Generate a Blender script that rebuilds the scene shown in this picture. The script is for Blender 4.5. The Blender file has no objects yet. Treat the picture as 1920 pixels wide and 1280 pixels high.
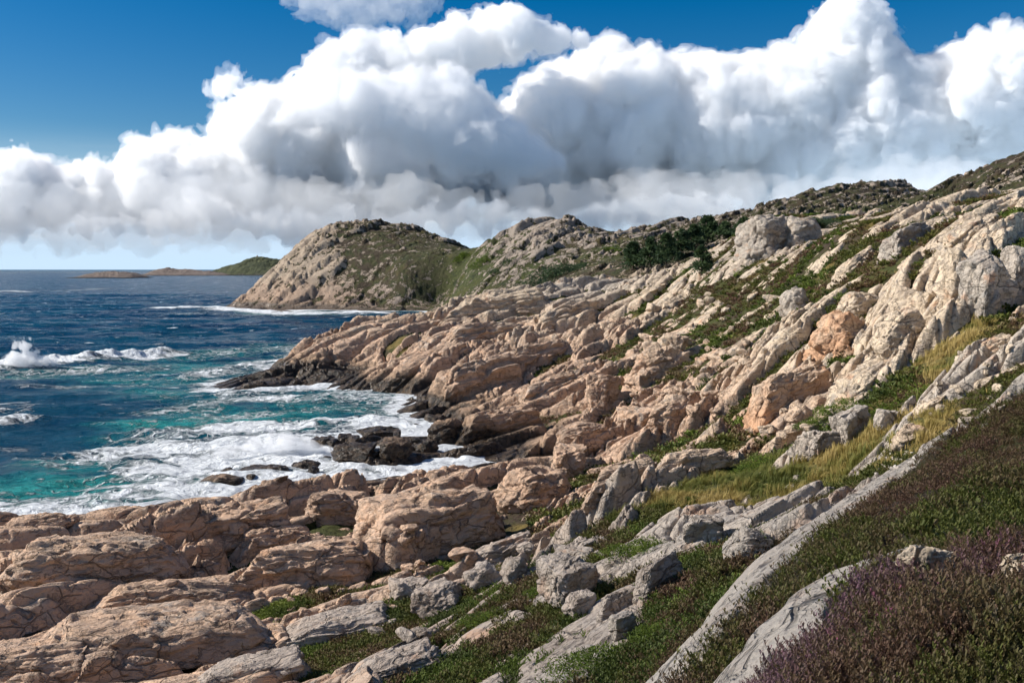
import bpy, bmesh, math, random
import numpy as np
from mathutils import Vector, Matrix, Euler
scene = bpy.context.scene
SKY_STRENGTH = 0.062
F_PX, CX, CY, HORIZON = 1663.0, 960.0, 640.0, 505.0
CAM_Z = 25.0
PITCH = math.atan((CY - HORIZON) / F_PX)
def build_camera():
    cd = bpy.data.cameras.new('camera'); c = bpy.data.objects.new('camera', cd)
    scene.collection.objects.link(c); scene.camera = c
    c.location = (0, 0, CAM_Z); c.rotation_euler = (math.pi / 2 - PITCH, 0, 0)
    cd.sensor_width = 36.0; cd.lens = 36.0 * F_PX / 1920.0
    cd.clip_start = 0.1; cd.clip_end = 200000.0
# ------------------------------------------------------------------ numpy noise
def _hash(ix, iy, iz, seed):
    h = (ix.astype(np.int64) * 374761393 + iy.astype(np.int64) * 668265263 + iz.astype(np.int64) * 1442695041 + seed * 974634761) & 0xFFFFFFFF
    h = ((h ^ (h >> 13)) * 1274126177) & 0xFFFFFFFF
    h = ((h ^ (h >> 16)) * 2246822519) & 0xFFFFFFFF
    h = h ^ (h >> 15)
    return (h & 0xFFFFFF).astype(np.float32) / np.float32(0xFFFFFF)

def vnoise3(p, seed=0):
    """value noise in -1..1 for an (n,3) array"""
    f = np.floor(p); i = f.astype(np.int64); u = (p - f).astype(np.float32)
    u = u * u * u * (u * (u * 6 - 15) + 10)
    r = np.zeros(len(p), np.float32)
    for dx in (0, 1):
        wx = u[:, 0] if dx else 1 - u[:, 0]
        for dy in (0, 1):
            wy = u[:, 1] if dy else 1 - u[:, 1]
            for dz in (0, 1):
                wz = u[:, 2] if dz else 1 - u[:, 2]
                r += wx * wy * wz * _hash(i[:, 0] + dx, i[:, 1] + dy, i[:, 2] + dz, seed)
    return r * 2 - 1

def vnoise2(x, y, seed=0):
    fx = np.floor(x); fy = np.floor(y); ix = fx.astype(np.int64); iy = fy.astype(np.int64)
    u = (x - fx).astype(np.float32); v = (y - fy).astype(np.float32)
    u = u * u * u * (u * (u * 6 - 15) + 10); v = v * v * v * (v * (v * 6 - 15) + 10)
    z = np.zeros_like(ix)
    a = _hash(ix, iy, z, seed); b = _hash(ix + 1, iy, z, seed); c = _hash(ix, iy + 1, z, seed); d = _hash(ix + 1, iy + 1, z, seed)
    return ((a + (b - a) * u) * (1 - v) + (c + (d - c) * u) * v) * 2 - 1

def fbm2(x, y, octaves=4, seed=0, gain=0.5, lac=2.03):
    r = 0; a = 1.0; s = 0
    for o in range(octaves):
        r = r + a * vnoise2(x, y, seed + o * 17); s += a; a *= gain
        x, y = (x * 0.8 - y * 0.6) * lac + 3.1, (x * 0.6 + y * 0.8) * lac + 1.7
    return r / s

def fbm3(p, octaves=4, seed=0, gain=0.5, lac=2.03):
    r = 0; a = 1.0; s = 0
    for o in range(octaves):
        r = r + a * vnoise3(p, seed + o * 17); s += a; a *= gain; p = p * lac + 5.3
    return r / s

def worley2(x, y, seed=0, jit=0.9):
    """F1, edge distance, cell id hash a, cell id hash b, offset from the cell's point"""
    fx = np.floor(x).astype(np.int64); fy = np.floor(y).astype(np.int64); z = np.zeros_like(fx)
    best = np.full(x.shape, 1e9, np.float32); sec = best.copy()
    cx = np.zeros(x.shape, np.int64); cy = cx.copy(); px = np.zeros(x.shape, np.float32); py = px.copy()
    qx = px.copy(); qy = px.copy()
    for dx in (-1, 0, 1):
        for dy in (-1, 0, 1):
            ix, iy = fx + dx, fy + dy
            ox = ix + 0.5 + jit * (_hash(ix, iy, z, seed) - 0.5); oy = iy + 0.5 + jit * (_hash(ix, iy, z, seed + 1) - 0.5)
            ex = (ox - x).astype(np.float32); ey = (oy - y).astype(np.float32)
            d = ex * ex + ey * ey
            m = d < best
            m2 = (~m) & (d < sec)
            qx = np.where(m, px, np.where(m2, ex, qx)); qy = np.where(m, py, np.where(m2, ey, qy))
            sec = np.where(m, best, np.where(m2, d, sec))
            best = np.where(m, d, best); cx = np.where(m, ix, cx); cy = np.where(m, iy, cy)
            px = np.where(m, ex, px); py = np.where(m, ey, py)
    # distance to the bisector with the second nearest point
    ddx, ddy = qx - px, qy - py
    L = np.sqrt(ddx * ddx + ddy * ddy) + 1e-6
    edge = (0.5 * (px + qx) * ddx + 0.5 * (py + qy) * ddy) / L
    return np.sqrt(best), edge, _hash(cx, cy, z, seed + 2), _hash(cx, cy, z, seed + 3), -px, -py

def worley3(p, seed=0, jit=0.9):
    f = np.floor(p).astype(np.int64); n = len(p)
    best = np.full(n, 1e9, np.float32); sec = best.copy(); cell = np.zeros(n, np.float32)
    pv = np.zeros((n, 3), np.float32); qv = pv.copy()
    for dx in (-1, 0, 1):
        for dy in (-1, 0, 1):
            for dz in (-1, 0, 1):
                ix, iy, iz = f[:, 0] + dx, f[:, 1] + dy, f[:, 2] + dz
                e = np.stack([ix + 0.5 + jit * (_hash(ix, iy, iz, seed) - 0.5) - p[:, 0],
                              iy + 0.5 + jit * (_hash(ix, iy, iz, seed + 1) - 0.5) - p[:, 1],
                              iz + 0.5 + jit * (_hash(ix, iy, iz, seed + 2) - 0.5) - p[:, 2]], 1).astype(np.float32)
                d = (e * e).sum(1); m = d < best; m2 = (~m) & (d < sec)
                qv = np.where(m[:, None], pv, np.where(m2[:, None], e, qv))
                sec = np.where(m, best, np.where(m2, d, sec)); best = np.where(m, d, best)
                pv = np.where(m[:, None], e, pv); cell = np.where(m, _hash(ix, iy, iz, seed + 3), cell)
    dd = qv - pv; L = np.sqrt((dd * dd).sum(1)) + 1e-6
    edge = (0.5 * (pv + qv) * dd).sum(1) / L
    return np.sqrt(best), edge, cell, pv

def sstep(x, a, b):
    t = np.clip((x - a) / (b - a), 0, 1); return t * t * (3 - 2 * t)

# ------------------------------------------------------------------ scene helpers
def ray(px, py):
    """direction of the photograph's pixel, scaled to depth 1 along +y"""
    a, b = (px - CX) / F_PX, (CY - py) / F_PX
    c, s = math.cos(PITCH), math.sin(PITCH)
    x, y, z = a, c + b * s, -s + b * c
    return x / y, z / y
def at(px, py, D):
    rx, rz = ray(px, py); return Vector((rx * D, D, CAM_Z + rz * D))
def link(o): scene.collection.objects.link(o); return o
def mesh_np(name, V, faces, mat=None, smooth=True):
    """V (n,3) float, faces (m,k) int or a list of such arrays"""
    me = bpy.data.meshes.new(name)
    fl = faces if isinstance(faces, list) else [faces]
    V = np.ascontiguousarray(V, np.float32)
    me.vertices.add(len(V)); me.vertices.foreach_set('co', V.ravel())
    nl = sum(f.size for f in fl); nf = sum(len(f) for f in fl)
    me.loops.add(nl); me.polygons.add(nf)
    me.loops.foreach_set('vertex_index', np.concatenate([f.ravel() for f in fl]).astype(np.int32))
    tot = np.concatenate([np.full(len(f), f.shape[1], np.int32) for f in fl])
    st = np.concatenate([[0], np.cumsum(tot)[:-1]]).astype(np.int32)
    me.polygons.foreach_set('loop_start', st)
    me.polygons.foreach_set('use_smooth', np.full(nf, smooth, bool))
    me.update(calc_edges=True)
    if mat: me.materials.append(mat)
    return me
def attr(me, name, vals):
    a = me.attributes.new(name, 'FLOAT', 'POINT'); a.data.foreach_set('value', np.ascontiguousarray(vals, np.float32))
def new_obj(name, me): return link(bpy.data.objects.new(name, me))
def tag(o, label=None, cat=None, group=None, kind=None):
    if label: o['label'] = label
    if cat: o['category'] = cat
    if group: o['group'] = group
    if kind: o['kind'] = kind
    return o
_ICO = {}
def ico(n):
    if n not in _ICO:
        bm = bmesh.new(); bmesh.ops.create_icosphere(bm, subdivisions=n, radius=1.0)
        V = np.array([v.co[:] for v in bm.verts], np.float32); Fa = np.array([[v.index for v in f.verts] for f in bm.faces], np.int32)
        bm.free(); _ICO[n] = (V, Fa)
    return _ICO[n]
def new_mat(name):
    m = bpy.data.materials.new(name); m.use_nodes = True; t = m.node_tree; t.nodes.clear()
    o = t.nodes.new('ShaderNodeOutputMaterial'); return m, t, o
# ------------------------------------------------------------------ node helpers
class NV:
    """a node socket with arithmetic"""
    def __init__(s, t, sock): s.t = t; s.k = sock
    def _m(s, op, b=None, c=None, clamp=False):
        n = s.t.nodes.new('ShaderNodeMath'); n.operation = op; n.use_clamp = clamp
        for i, v in enumerate((s, b, c)):
            if v is None: continue
            if isinstance(v, NV): s.t.links.new(v.k, n.inputs[i])
            else: n.inputs[i].default_value = v
        return NV(s.t, n.outputs[0])
    def __add__(s, b): return s._m('ADD', b)
    __radd__ = __add__
    def __sub__(s, b): return s._m('SUBTRACT', b)
    def __rsub__(s, b): return (s * -1.0) + b
    def __mul__(s, b): return s._m('MULTIPLY', b)
    __rmul__ = __mul__
    def __truediv__(s, b): return s._m('DIVIDE', b)
    def clamp(s): return s._m('ADD', 0.0, clamp=True)
    def max(s, b): return s._m('MAXIMUM', b)
    def min(s, b): return s._m('MINIMUM', b)
    def pow(s, b): return s._m('POWER', b)
    def abs(s): return s._m('ABSOLUTE')
    def ss(s, a, b):
        n = s.t.nodes.new('ShaderNodeMapRange'); n.interpolation_type = 'SMOOTHSTEP'
        if a > b: lo, hi, o0, o1 = b, a, 1.0, 0.0
        else: lo, hi, o0, o1 = a, b, 0.0, 1.0
        s.t.links.new(s.k, n.inputs['Value'])
        n.inputs['From Min'].default_value = lo; n.inputs['From Max'].default_value = hi
        n.inputs['To Min'].default_value = o0; n.inputs['To Max'].default_value = o1
        return NV(s.t, n.outputs['Result'])
    def lin(s, a, b, c=0.0, d=1.0):
        n = s.t.nodes.new('ShaderNodeMapRange'); n.clamp = True
        s.t.links.new(s.k, n.inputs['Value'])
        n.inputs['From Min'].default_value = a; n.inputs['From Max'].default_value = b
        n.inputs['To Min'].default_value = c; n.inputs['To Max'].default_value = d
        return NV(s.t, n.outputs['Result'])

def nlink(t, v, sock):
    if isinstance(v, NV): t.links.new(v.k, sock)
    elif v is not None:
        sock.default_value = v

def nnoise(t, vec, scale, detail=4, rough=0.55, dist=0.0, out='Factor', lac=2.0):
    n = t.nodes.new('ShaderNodeTexNoise')
    nlink(t, vec, n.inputs['Vector'])
    n.inputs['Scale'].default_value = scale; n.inputs['Detail'].default_value = detail
    n.inputs['Roughness'].default_value = rough; n.inputs['Distortion'].default_value = dist
    n.inputs['Lacunarity'].default_value = lac
    return NV(t, n.outputs[0 if out == 'Factor' else 1])

def nvor(t, vec, scale, feature='F1', detail=0, rough=0.5, smooth=1.0, out='Distance', rand=1.0):
    n = t.nodes.new('ShaderNodeTexVoronoi'); n.feature = feature
    nlink(t, vec, n.inputs['Vector'])
    n.inputs['Scale'].default_value = scale
    if 'Detail' in n.inputs: n.inputs['Detail'].default_value = detail
    if 'Roughness' in n.inputs: n.inputs['Roughness'].default_value = rough
    if feature == 'SMOOTH_F1': n.inputs['Smoothness'].default_value = smooth
    n.inputs['Randomness'].default_value = rand
    return NV(t, n.outputs[out])

def nvec(t, x, y, z=0.0):
    n = t.nodes.new('ShaderNodeCombineXYZ')
    for i, v in enumerate((x, y, z)): nlink(t, v, n.inputs[i])
    return NV(t, n.outputs[0])

def vmath(t, op, a, b=None, scale=None):
    n = t.nodes.new('ShaderNodeVectorMath'); n.operation = op
    nlink(t, a, n.inputs[0])
    if b is not None: nlink(t, b, n.inputs[1])
    if scale is not None: nlink(t, scale, n.inputs['Scale'])
    return NV(t, n.outputs['Value'] if op in ('DOT_PRODUCT', 'LENGTH') else n.outputs[0])

def nmix(t, f, a, b, mode='MIX'):
    n = t.nodes.new('ShaderNodeMix'); n.data_type = 'RGBA'; n.blend_type = mode
    n.clamp_factor = True
    for v, i in ((f, 0), (a, 6), (b, 7)):
        if isinstance(v, NV): t.links.new(v.k, n.inputs[i])
        elif isinstance(v, (tuple, list)): n.inputs[i].default_value = (*v, 1.0) if len(v) == 3 else v
        elif i: n.inputs[i].default_value = (v, v, v, 1.0)
        else: n.inputs[i].default_value = v
    return NV(t, n.outputs[2])

def ncurve(t, v, pts):
    """piecewise curve x in 0..1 -> y in 0..1"""
    n = t.nodes.new('ShaderNodeFloatCurve')
    c = n.mapping.curves[0]
    n.mapping.use_clip = False
    pts = sorted(pts)
    while len(c.points) < len(pts): c.points.new(0.5, 0.5)
    for p, (x, y) in zip(c.points, pts):
        p.location = (x, y); p.handle_type = 'VECTOR'
    n.mapping.update()
    t.links.new(v.k, n.inputs['Value'])
    return NV(t, n.outputs[0])

def nramp(t, v, stops, interp='LINEAR'):
    n = t.nodes.new('ShaderNodeValToRGB'); cr = n.color_ramp; cr.interpolation = interp
    while len(cr.elements) < len(stops): cr.elements.new(0.5)
    for e, (p, col) in zip(cr.elements, stops):
        e.position = p; e.color = (*col, 1.0)
    t.links.new(v.k, n.inputs[0])
    return NV(t, n.outputs[0])

# ------------------------------------------------------------------ sky
SUN_AZ, SUN_EL = math.radians(-90), math.radians(38)      # azimuth from the view direction (+y), clockwise
def build_sky():
    w = bpy.data.worlds.new('World'); scene.world = w; w.use_nodes = True
    t = w.node_tree; t.nodes.clear()
    out = t.nodes.new('ShaderNodeOutputWorld'); bg = t.nodes.new('ShaderNodeBackground')
    t.links.new(bg.outputs[0], out.inputs[0]); bg.inputs['Strength'].default_value = SKY_STRENGTH
    sky = t.nodes.new('ShaderNodeTexSky'); sky.sky_type = 'NISHITA'; sky.sun_disc = False
    sky.sun_elevation = SUN_EL; sky.sun_rotation = SUN_AZ
    sky.air_density = 1.0; sky.dust_density = 0.3; sky.ozone_density = 3.0; sky.altitude = 25
    hs = t.nodes.new('ShaderNodeHueSaturation')
    t.links.new(sky.outputs[0], hs.inputs['Color'])
    hs.inputs['Saturation'].default_value = 1.55; hs.inputs['Value'].default_value = 1.0; hs.inputs['Hue'].default_value = 0.503
    blue = NV(t, hs.outputs[0])
    tc = t.nodes.new('ShaderNodeTexCoord'); gen = NV(t, tc.outputs['Generated'])
    sp = t.nodes.new('ShaderNodeSeparateXYZ'); t.links.new(gen.k, sp.inputs[0])
    X, Y, Z = (NV(t, sp.outputs[i]) for i in range(3))
    A = X._m('ARCTAN2', Y)                     # azimuth
    E = Z._m('ARCSINE')                        # elevation
    k = 1.0 / SKY_STRENGTH
    dec = Z.max(0.0)
    # pale stratus streaks near the horizon and loose high cloud elsewhere in the sky
    st = nnoise(t, nvec(t, A * 1.0, E * 6.5, 2.0), 6.0, 5, 0.55)
    hcol = nramp(t, (st * 1.7 - 0.35).clamp(), [(0.0, (0.34 * k, 0.46 * k, 0.61 * k)), (0.55, (0.46 * k, 0.57 * k, 0.70 * k)), (1.0, (0.72 * k, 0.76 * k, 0.80 * k))])
    hcol = nmix(t, E.ss(0.045, 0.004), hcol, (0.45 * k, 0.60 * k, 0.75 * k))
    rest = nnoise(t, gen, 3.2, 5, 0.6)
    front = A.abs().ss(1.0, 0.75)
    col = nmix(t, rest.ss(0.52, 0.68) * (1.0 - front) * 0.8, blue, (0.80 * k, 0.82 * k, 0.85 * k))
    col = nmix(t, E.ss(0.15, 0.03) * 0.95, col, hcol)
    t.links.new(col.k, bg.inputs['Color'])
    w.cycles.sampling_method = 'MANUAL'; w.cycles.sample_map_resolution = 512
# ------------------------------------------------------------------ clouds: closed billowing bodies filled with an even scattering volume
def cloud_mat(name, mfp, col=(1, 1, 1), aniso=0.0):
    m, t, o = new_mat(name)
    v = t.nodes.new('ShaderNodeVolumePrincipled')
    v.inputs['Color'].default_value = (*col, 1); v.inputs['Density'].default_value = 1.0 / mfp
    v.inputs['Anisotropy'].default_value = aniso
    t.links.new(v.outputs[0], o.inputs['Volume'])
    m.cycles.homogeneous_volume = True
    return m
def surface_nets(f, iso=0.0):
    """naive surface nets of a 3-d grid (inside: f < iso): vertices in grid units and quads"""
    s = f < iso
    nx, ny, nz = f.shape
    c = [(i, j, k) for i in (0, 1) for j in (0, 1) for k in (0, 1)]
    sh = lambda a, i, j, k: a[i:nx - 1 + i, j:ny - 1 + j, k:nz - 1 + k]
    cnt = sum(sh(s, *o).astype(np.int8) for o in c)
    cell = np.argwhere((cnt > 0) & (cnt < 8))
    idx = np.full((nx - 1, ny - 1, nz - 1), -1, np.int32)
    idx[tuple(cell.T)] = np.arange(len(cell))
    acc = np.zeros((len(cell), 3), np.float32); num = np.zeros(len(cell), np.float32)
    g = lambda o: f[cell[:, 0] + o[0], cell[:, 1] + o[1], cell[:, 2] + o[2]] - iso
    vals = {o: g(o) for o in c}
    for a in c:
        for ax in range(3):
            if a[ax] == 1: continue
            b = list(a); b[ax] = 1; b = tuple(b)
            va, vb = vals[a], vals[b]
            m = (va < 0) != (vb < 0)
            t = np.where(m, va / np.where(m, va - vb, 1), 0)
            p = np.tile(np.array(a, np.float32), (len(cell), 1)); p[:, ax] += t
            acc += p * m[:, None]; num += m
    V = cell + acc / np.maximum(num, 1)[:, None]
    Q = []
    for ax in range(3):
        o = [0, 0, 0]; o[ax] = 1
        A = s[tuple(slice(0, n - q) for n, q in zip(s.shape, o))]; B = s[tuple(slice(q, None) for q in o)]
        e = np.argwhere(A != B)
        u, v = (ax + 1) % 3, (ax + 2) % 3
        e = e[(e[:, u] > 0) & (e[:, v] > 0) & (e[:, u] < s.shape[u] - 1) & (e[:, v] < s.shape[v] - 1)]
        ins = s[tuple(e.T)]
        def at_(du, dv):
            q = e.copy(); q[:, u] += du; q[:, v] += dv; return idx[tuple(q.T)]
        q = np.stack([at_(-1, -1), at_(0, -1), at_(0, 0), at_(-1, 0)], 1)
        q = np.where(ins[:, None], q, q[:, ::-1])
        Q.append(q[(q >= 0).all(1)])
    return V.astype(np.float32), np.concatenate(Q)
def build_cloud(top, bot, D, depth, vox, label, seed, n_puff, shells, rmax=95, rmin=9, amp=1.0, flat=0.0):
    """top/bot: silhouette in photograph pixels at distance D; depth in pixels; vox: grid step in pixels"""
    rng = np.random.default_rng(seed)
    tx, ty = np.array(top, float).T; bx, by = np.array(bot, float).T
    x0, x1 = max(tx[0], bx[0]), min(tx[-1], bx[-1])
    gx = np.linspace(x0, x1, 900)
    gt = np.interp(gx, tx, ty); gb = np.interp(gx, bx, by)
    pad = 34
    ox, oy, oz = x0 - pad, gt.min() - pad, -depth / 2 - pad - rmax * 0.6
    nx, ny, nz = int((x1 - x0 + 2 * pad) / vox), int((gb.max() - gt.min() + 2 * pad) / vox), int(-2 * oz / vox)
    f = np.full((nx, ny, nz), 30.0, np.float32)
    X = (ox + np.arange(nx) * vox).astype(np.float32); Y = (oy + np.arange(ny) * vox).astype(np.float32); Z = (oz + np.arange(nz) * vox).astype(np.float32)
    k = 0
    for tries in range(n_puff * 30):
        if k >= n_puff: break
        px = rng.uniform(x0, x1); t_, b_ = np.interp(px, gx, gt), np.interp(px, gx, gb)
        if b_ - t_ < 2 * rmin: continue
        py = t_ + (b_ - t_) * rng.random() ** 1.3
        rm = min(np.sqrt((gx - px) ** 2 + (gt - py) ** 2).min(), np.sqrt((gx - px) ** 2 + (gb - py) ** 2).min() * 0.8 + 4, rmax)
        if rm < rmin: continue
        r = rm * rng.uniform(0.45, 1.0); k += 1
        pz = rng.uniform(-0.5, 0.5) * depth * min(1.0, (py - t_) / 110.0 + 0.25) * min(1.0, (b_ - py) / 110.0 + 0.12)
        w = r + 26
        i0, i1 = np.searchsorted(X, [px - w, px + w]); j0, j1 = np.searchsorted(Y, [py - w, py + w]); k0, k1 = np.searchsorted(Z, [pz - w, pz + w])
        d = np.sqrt((X[i0:i1, None, None] - px) ** 2 + (Y[None, j0:j1, None] - py) ** 2 + (Z[None, None, k0:k1] - pz) ** 2) - r
        f[i0:i1, j0:j1, k0:k1] = np.minimum(f[i0:i1, j0:j1, k0:k1], d)
    band = np.argwhere(np.abs(f) < 27.0)
    p = np.stack([X[band[:, 0]], Y[band[:, 1]], Z[band[:, 2]]], 1)
    wv = np.stack([fbm3(p / 70.0 + i * 9.1, 2, seed + 5 + i) for i in range(3)], 1)
    q = p + wv * 22.0
    add = np.zeros(len(p), np.float32)
    for sc, am in ((62.0, 9.0), (30.0, 6.5), (14.0, 4.2), (7.0, 2.4)):
        add -= am * (2.0 * np.abs(vnoise3(q / sc + 7.3, seed + int(sc))) - 0.55)
    wis = fbm3(q / 36.0, 6, seed + 60, gain=0.66)
    add += 7.0 * wis
    tid = tuple(band.T); base = f[tid]
    out = None
    for n, (iso, wamp, mat, part) in enumerate(shells):
        f[tid] = base + (add + wamp * wis) * amp - iso
        f[0] = f[-1] = 30; f[:, 0] = f[:, -1] = 30; f[:, :, 0] = f[:, :, -1] = 30
        V, Q = surface_nets(f)
        px, py, pz = ox + V[:, 0] * vox, oy + V[:, 1] * vox, oz + V[:, 2] * vox
        a, b = (px - CX) / F_PX, (CY - py) / F_PX
        c, s = math.cos(PITCH), math.sin(PITCH)
        y = c + b * s
        Yw = D + pz * (D / F_PX)
        P = np.stack([a / y * Yw, Yw, CAM_Z + (-s + b * c) / y * Yw], 1)
        o = new_obj('cloud' if n == 0 else part, mesh_np('cloud', P, Q, mat))
        if n == 0: out = o; tag(o, label, 'cloud', kind='stuff')
        else: o.parent = out
    return out
def build_clouds():
    core = cloud_mat('cumulus_vapour', 130.0)
    veil = cloud_mat('veil_vapour', 420.0, aniso=0.4)
    thin = cloud_mat('thin_vapour', 500.0)
    grey = cloud_mat('shade_tinted_vapour', 170.0, (0.985, 0.988, 0.994))  # front cloud's shade put into the colour: slightly absorbing vapour
    build_cloud([(-260, 300), (-120, 310), (-60, 300), (0, 285), (40, 278), (75, 300), (100, 318), (140, 305), (200, 305), (250, 262), (310, 240), (365, 256),
        (392, 262), (396, 200), (400, 150), (428, 120), (470, 166), (540, 156), (600, 120), (680, 110), (740, 112), (800, 122), (860, 140), (900, 165), (928, 198), (950, 188),
        (985, 145), (1040, 113), (1100, 88), (1140, 70), (1165, 64), (1195, 82), (1250, 96), (1300, 106), (1340, 104), (1400, 106), (1450, 96),
        (1490, 90), (1512, 60), (1540, 20), (1562, -8), (1610, -26), (1650, 0), (1680, 60), (1705, 108), (1740, 108), (1780, 82), (1830, 60), (1870, 30), (1905, 48),
        (1960, 70), (2060, 30), (2200, 120), (2300, 250)],
        [(-300, 425), (0, 430), (180, 400), (330, 432), (520, 395), (700, 405), (880, 380), (1040, 400), (1250, 360), (1420, 385), (1600, 370), (2300, 380)], 14000.0, 100.0, 3.0,
        'long bank of white cumulus cloud rising from the horizon', 3, 1700, ((-1.0, 3.0, core, ''), (5.0, 22.0, veil, 'veil')))
    build_cloud([(535, 175), (575, 112), (620, 70), (680, 66), (720, 60), (760, 64), (800, 44), (850, 28), (900, 20), (955, 4), (1000, 30), (1050, 46), (1098, 62), (1104, 72)],
        [(535, 185), (600, 175), (760, 172), (870, 146), (930, 122), (1000, 106), (1060, 96), (1104, 76)], 13000.0, 70.0, 2.6,
        'white cloud plume trailing to the right above the cumulus bank', 5, 420, ((-1.0, 3.0, core, ''), (5.0, 22.0, veil, 'veil')), 46, 7)
    build_cloud([(500, 225), (550, 182), (600, 165), (645, 122), (680, 138), (730, 140), (770, 132), (810, 140), (850, 132), (890, 156), (930, 200), (980, 236), (1040, 290), (1060, 310)],
        [(500, 230), (540, 232), (640, 246), (740, 275), (840, 330), (940, 335), (1060, 320)], 11500.0, 40.0, 2.6,
        'grey shaded cloud in front of the cumulus bank', 9, 500, ((0.0, 6.0, grey, ''), (8.0, 22.0, veil, 'veil')), 44, 7)
    build_cloud([(536, 8), (560, -20), (640, -40), (760, -30), (826, 0)], [(536, 16), (600, 42), (660, 52), (760, 40), (826, 10)], 10000.0, 20.0, 2.6,
        'thin dim cloud wisp at the top of the sky', 13, 120, ((3.0, 22.0, thin, ''),), 30, 5)

def build_low_clouds():
    hazy = cloud_mat('distant_vapour', 900.0); mid = cloud_mat('low_vapour', 330.0, aniso=0.3)
    build_cloud([(-300, 352), (-100, 345), (60, 338), (160, 352), (300, 330), (400, 312), (520, 330), (640, 345), (760, 330), (900, 350), (1050, 340), (1200, 320), (1380, 318), (1500, 330), (1700, 300), (2000, 310), (2300, 320)],
        [(-300, 476), (200, 480), (700, 470), (1200, 450), (2300, 440)], 12000.0, 60.0, 4.2,
        'pale vapour hanging under the cumulus bank near the horizon', 17, 700, ((0.0, 10.0, hazy, ''),), 60, 8)
    build_cloud([(-300, 350), (-60, 338), (40, 345), (120, 330), (220, 345), (330, 335), (420, 350), (560, 340), (700, 352), (860, 335), (980, 350), (1100, 330), (1260, 340), (1400, 325), (1560, 335), (1750, 320), (2300, 330)],
        [(-300, 432), (60, 446), (330, 436), (560, 450), (860, 436), (1260, 430), (2300, 420)], 17000.0, 45.0, 4.0,
        'broken row of distant white cumulus under the main bank', 29, 620, ((0.0, 10.0, mid, ''),), 42, 5)
    build_cloud([(150, 425), (250, 400), (330, 372), (380, 350), (430, 368), (480, 396), (560, 420)], [(150, 428), (340, 434), (560, 424)], 11000.0, 40.0, 3.0,
        'small bright cumulus low over the horizon left of the headland', 19, 160, ((0.0, 10.0, mid, ''),), 30, 5)
    build_cloud([(1040, 415), (1150, 392), (1260, 398), (1330, 385), (1420, 392), (1500, 380)], [(1040, 417), (1250, 416), (1500, 384)], 11500.0, 30.0, 3.0,
        'small bright cumulus low over the ridge with the trees', 23, 130, ((0.0, 10.0, mid, ''),), 24, 4)
def build_shade_cloud():
    """the cloud that stands between the sun and the near ground: up-sun, 420 m above it"""
    edge = [(-14.5, 30), (-14, 42), (-12.5, 47), (-7, 52.5), (-3.5, 60), (2, 58.5), (5, 57), (8, 58), (10.5, 52), (11.5, 46), (12.5, 39), (15.5, 36), (18, 38.5), (24, 38), (40, 36), (80, 30), (110, -10), (90, -60), (20, -90), (-40, -70), (-30, -20), (-18, 10)]
    E = np.array(edge, float); cx, cy = 20.0, 5.0
    th = np.arctan2(E[:, 1] - cy, E[:, 0] - cx); o = np.argsort(th); rad = np.hypot(E[:, 0] - cx, E[:, 1] - cy)[o]; th = th[o]
    n = 220; A = np.linspace(-math.pi, math.pi, n, endpoint=False)
    R = np.interp(A, np.concatenate([th - 2 * math.pi, th, th + 2 * math.pi]), np.tile(rad, 3))
    R = R + 2.2 * fbm2(np.cos(A) * 9, np.sin(A) * 9, 4, 501)
    sd = np.array((math.sin(SUN_AZ) * math.cos(SUN_EL), math.cos(SUN_AZ) * math.cos(SUN_EL), math.sin(SUN_EL)))
    t = 420.0 / sd[2]
    V = []; q = []
    rings = np.concatenate([np.linspace(0.05, 0.9, 8), np.linspace(0.93, 1.0, 6)])
    for sgn in (1, -1):
        for k, rho in enumerate(rings):
            x = cx + R * rho * np.cos(A); y = cy + R * rho * np.sin(A)
            h = 16.0 * np.sqrt(max(0.0, 1 - rho ** 10)) * (1 + 0.35 * fbm2(x / 14, y / 14, 3, 507)) * sgn
            g = 12.0                                           # mean height of the shaded ground
            V.append(np.stack([x + sd[0] * t, y + sd[1] * t, g + sd[2] * t + h], 1))
    m = len(rings); V = np.concatenate(V); Q = []
    j = np.arange(n); j2 = (j + 1) % n
    for k in range(m - 1):
        Q.append(np.stack([k * n + j, k * n + j2, (k + 1) * n + j2, (k + 1) * n + j], 1)[:, ::-1]); b = m * n
        Q.append(np.stack([b + k * n + j, b + k * n + j2, b + (k + 1) * n + j2, b + (k + 1) * n + j], 1))
    a, b = (m - 1) * n, m * n + (m - 1) * n
    Q.append(np.stack([a + j, a + j2, b + j2, b + j], 1)[:, ::-1])
    V = np.concatenate([V, V[:n].mean(0)[None], V[m * n:m * n + n].mean(0)[None]])
    T = [np.stack([np.full(n, 2 * m * n), j2, j], 1), np.stack([np.full(n, 2 * m * n + 1), m * n + j, m * n + j2], 1)]
    me = mesh_np('cloud', V, [np.concatenate(Q).astype(np.int32), np.concatenate(T).astype(np.int32)], cloud_mat('scud_vapour', 115.0))
    bm = bmesh.new(); bm.from_mesh(me); bmesh.ops.recalc_face_normals(bm, faces=bm.faces); bm.to_mesh(me); bm.free()
    tag(new_obj('cloud', me), 'drifting scud cloud overhead, shading the near heath', 'cloud', kind='stuff')
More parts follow.
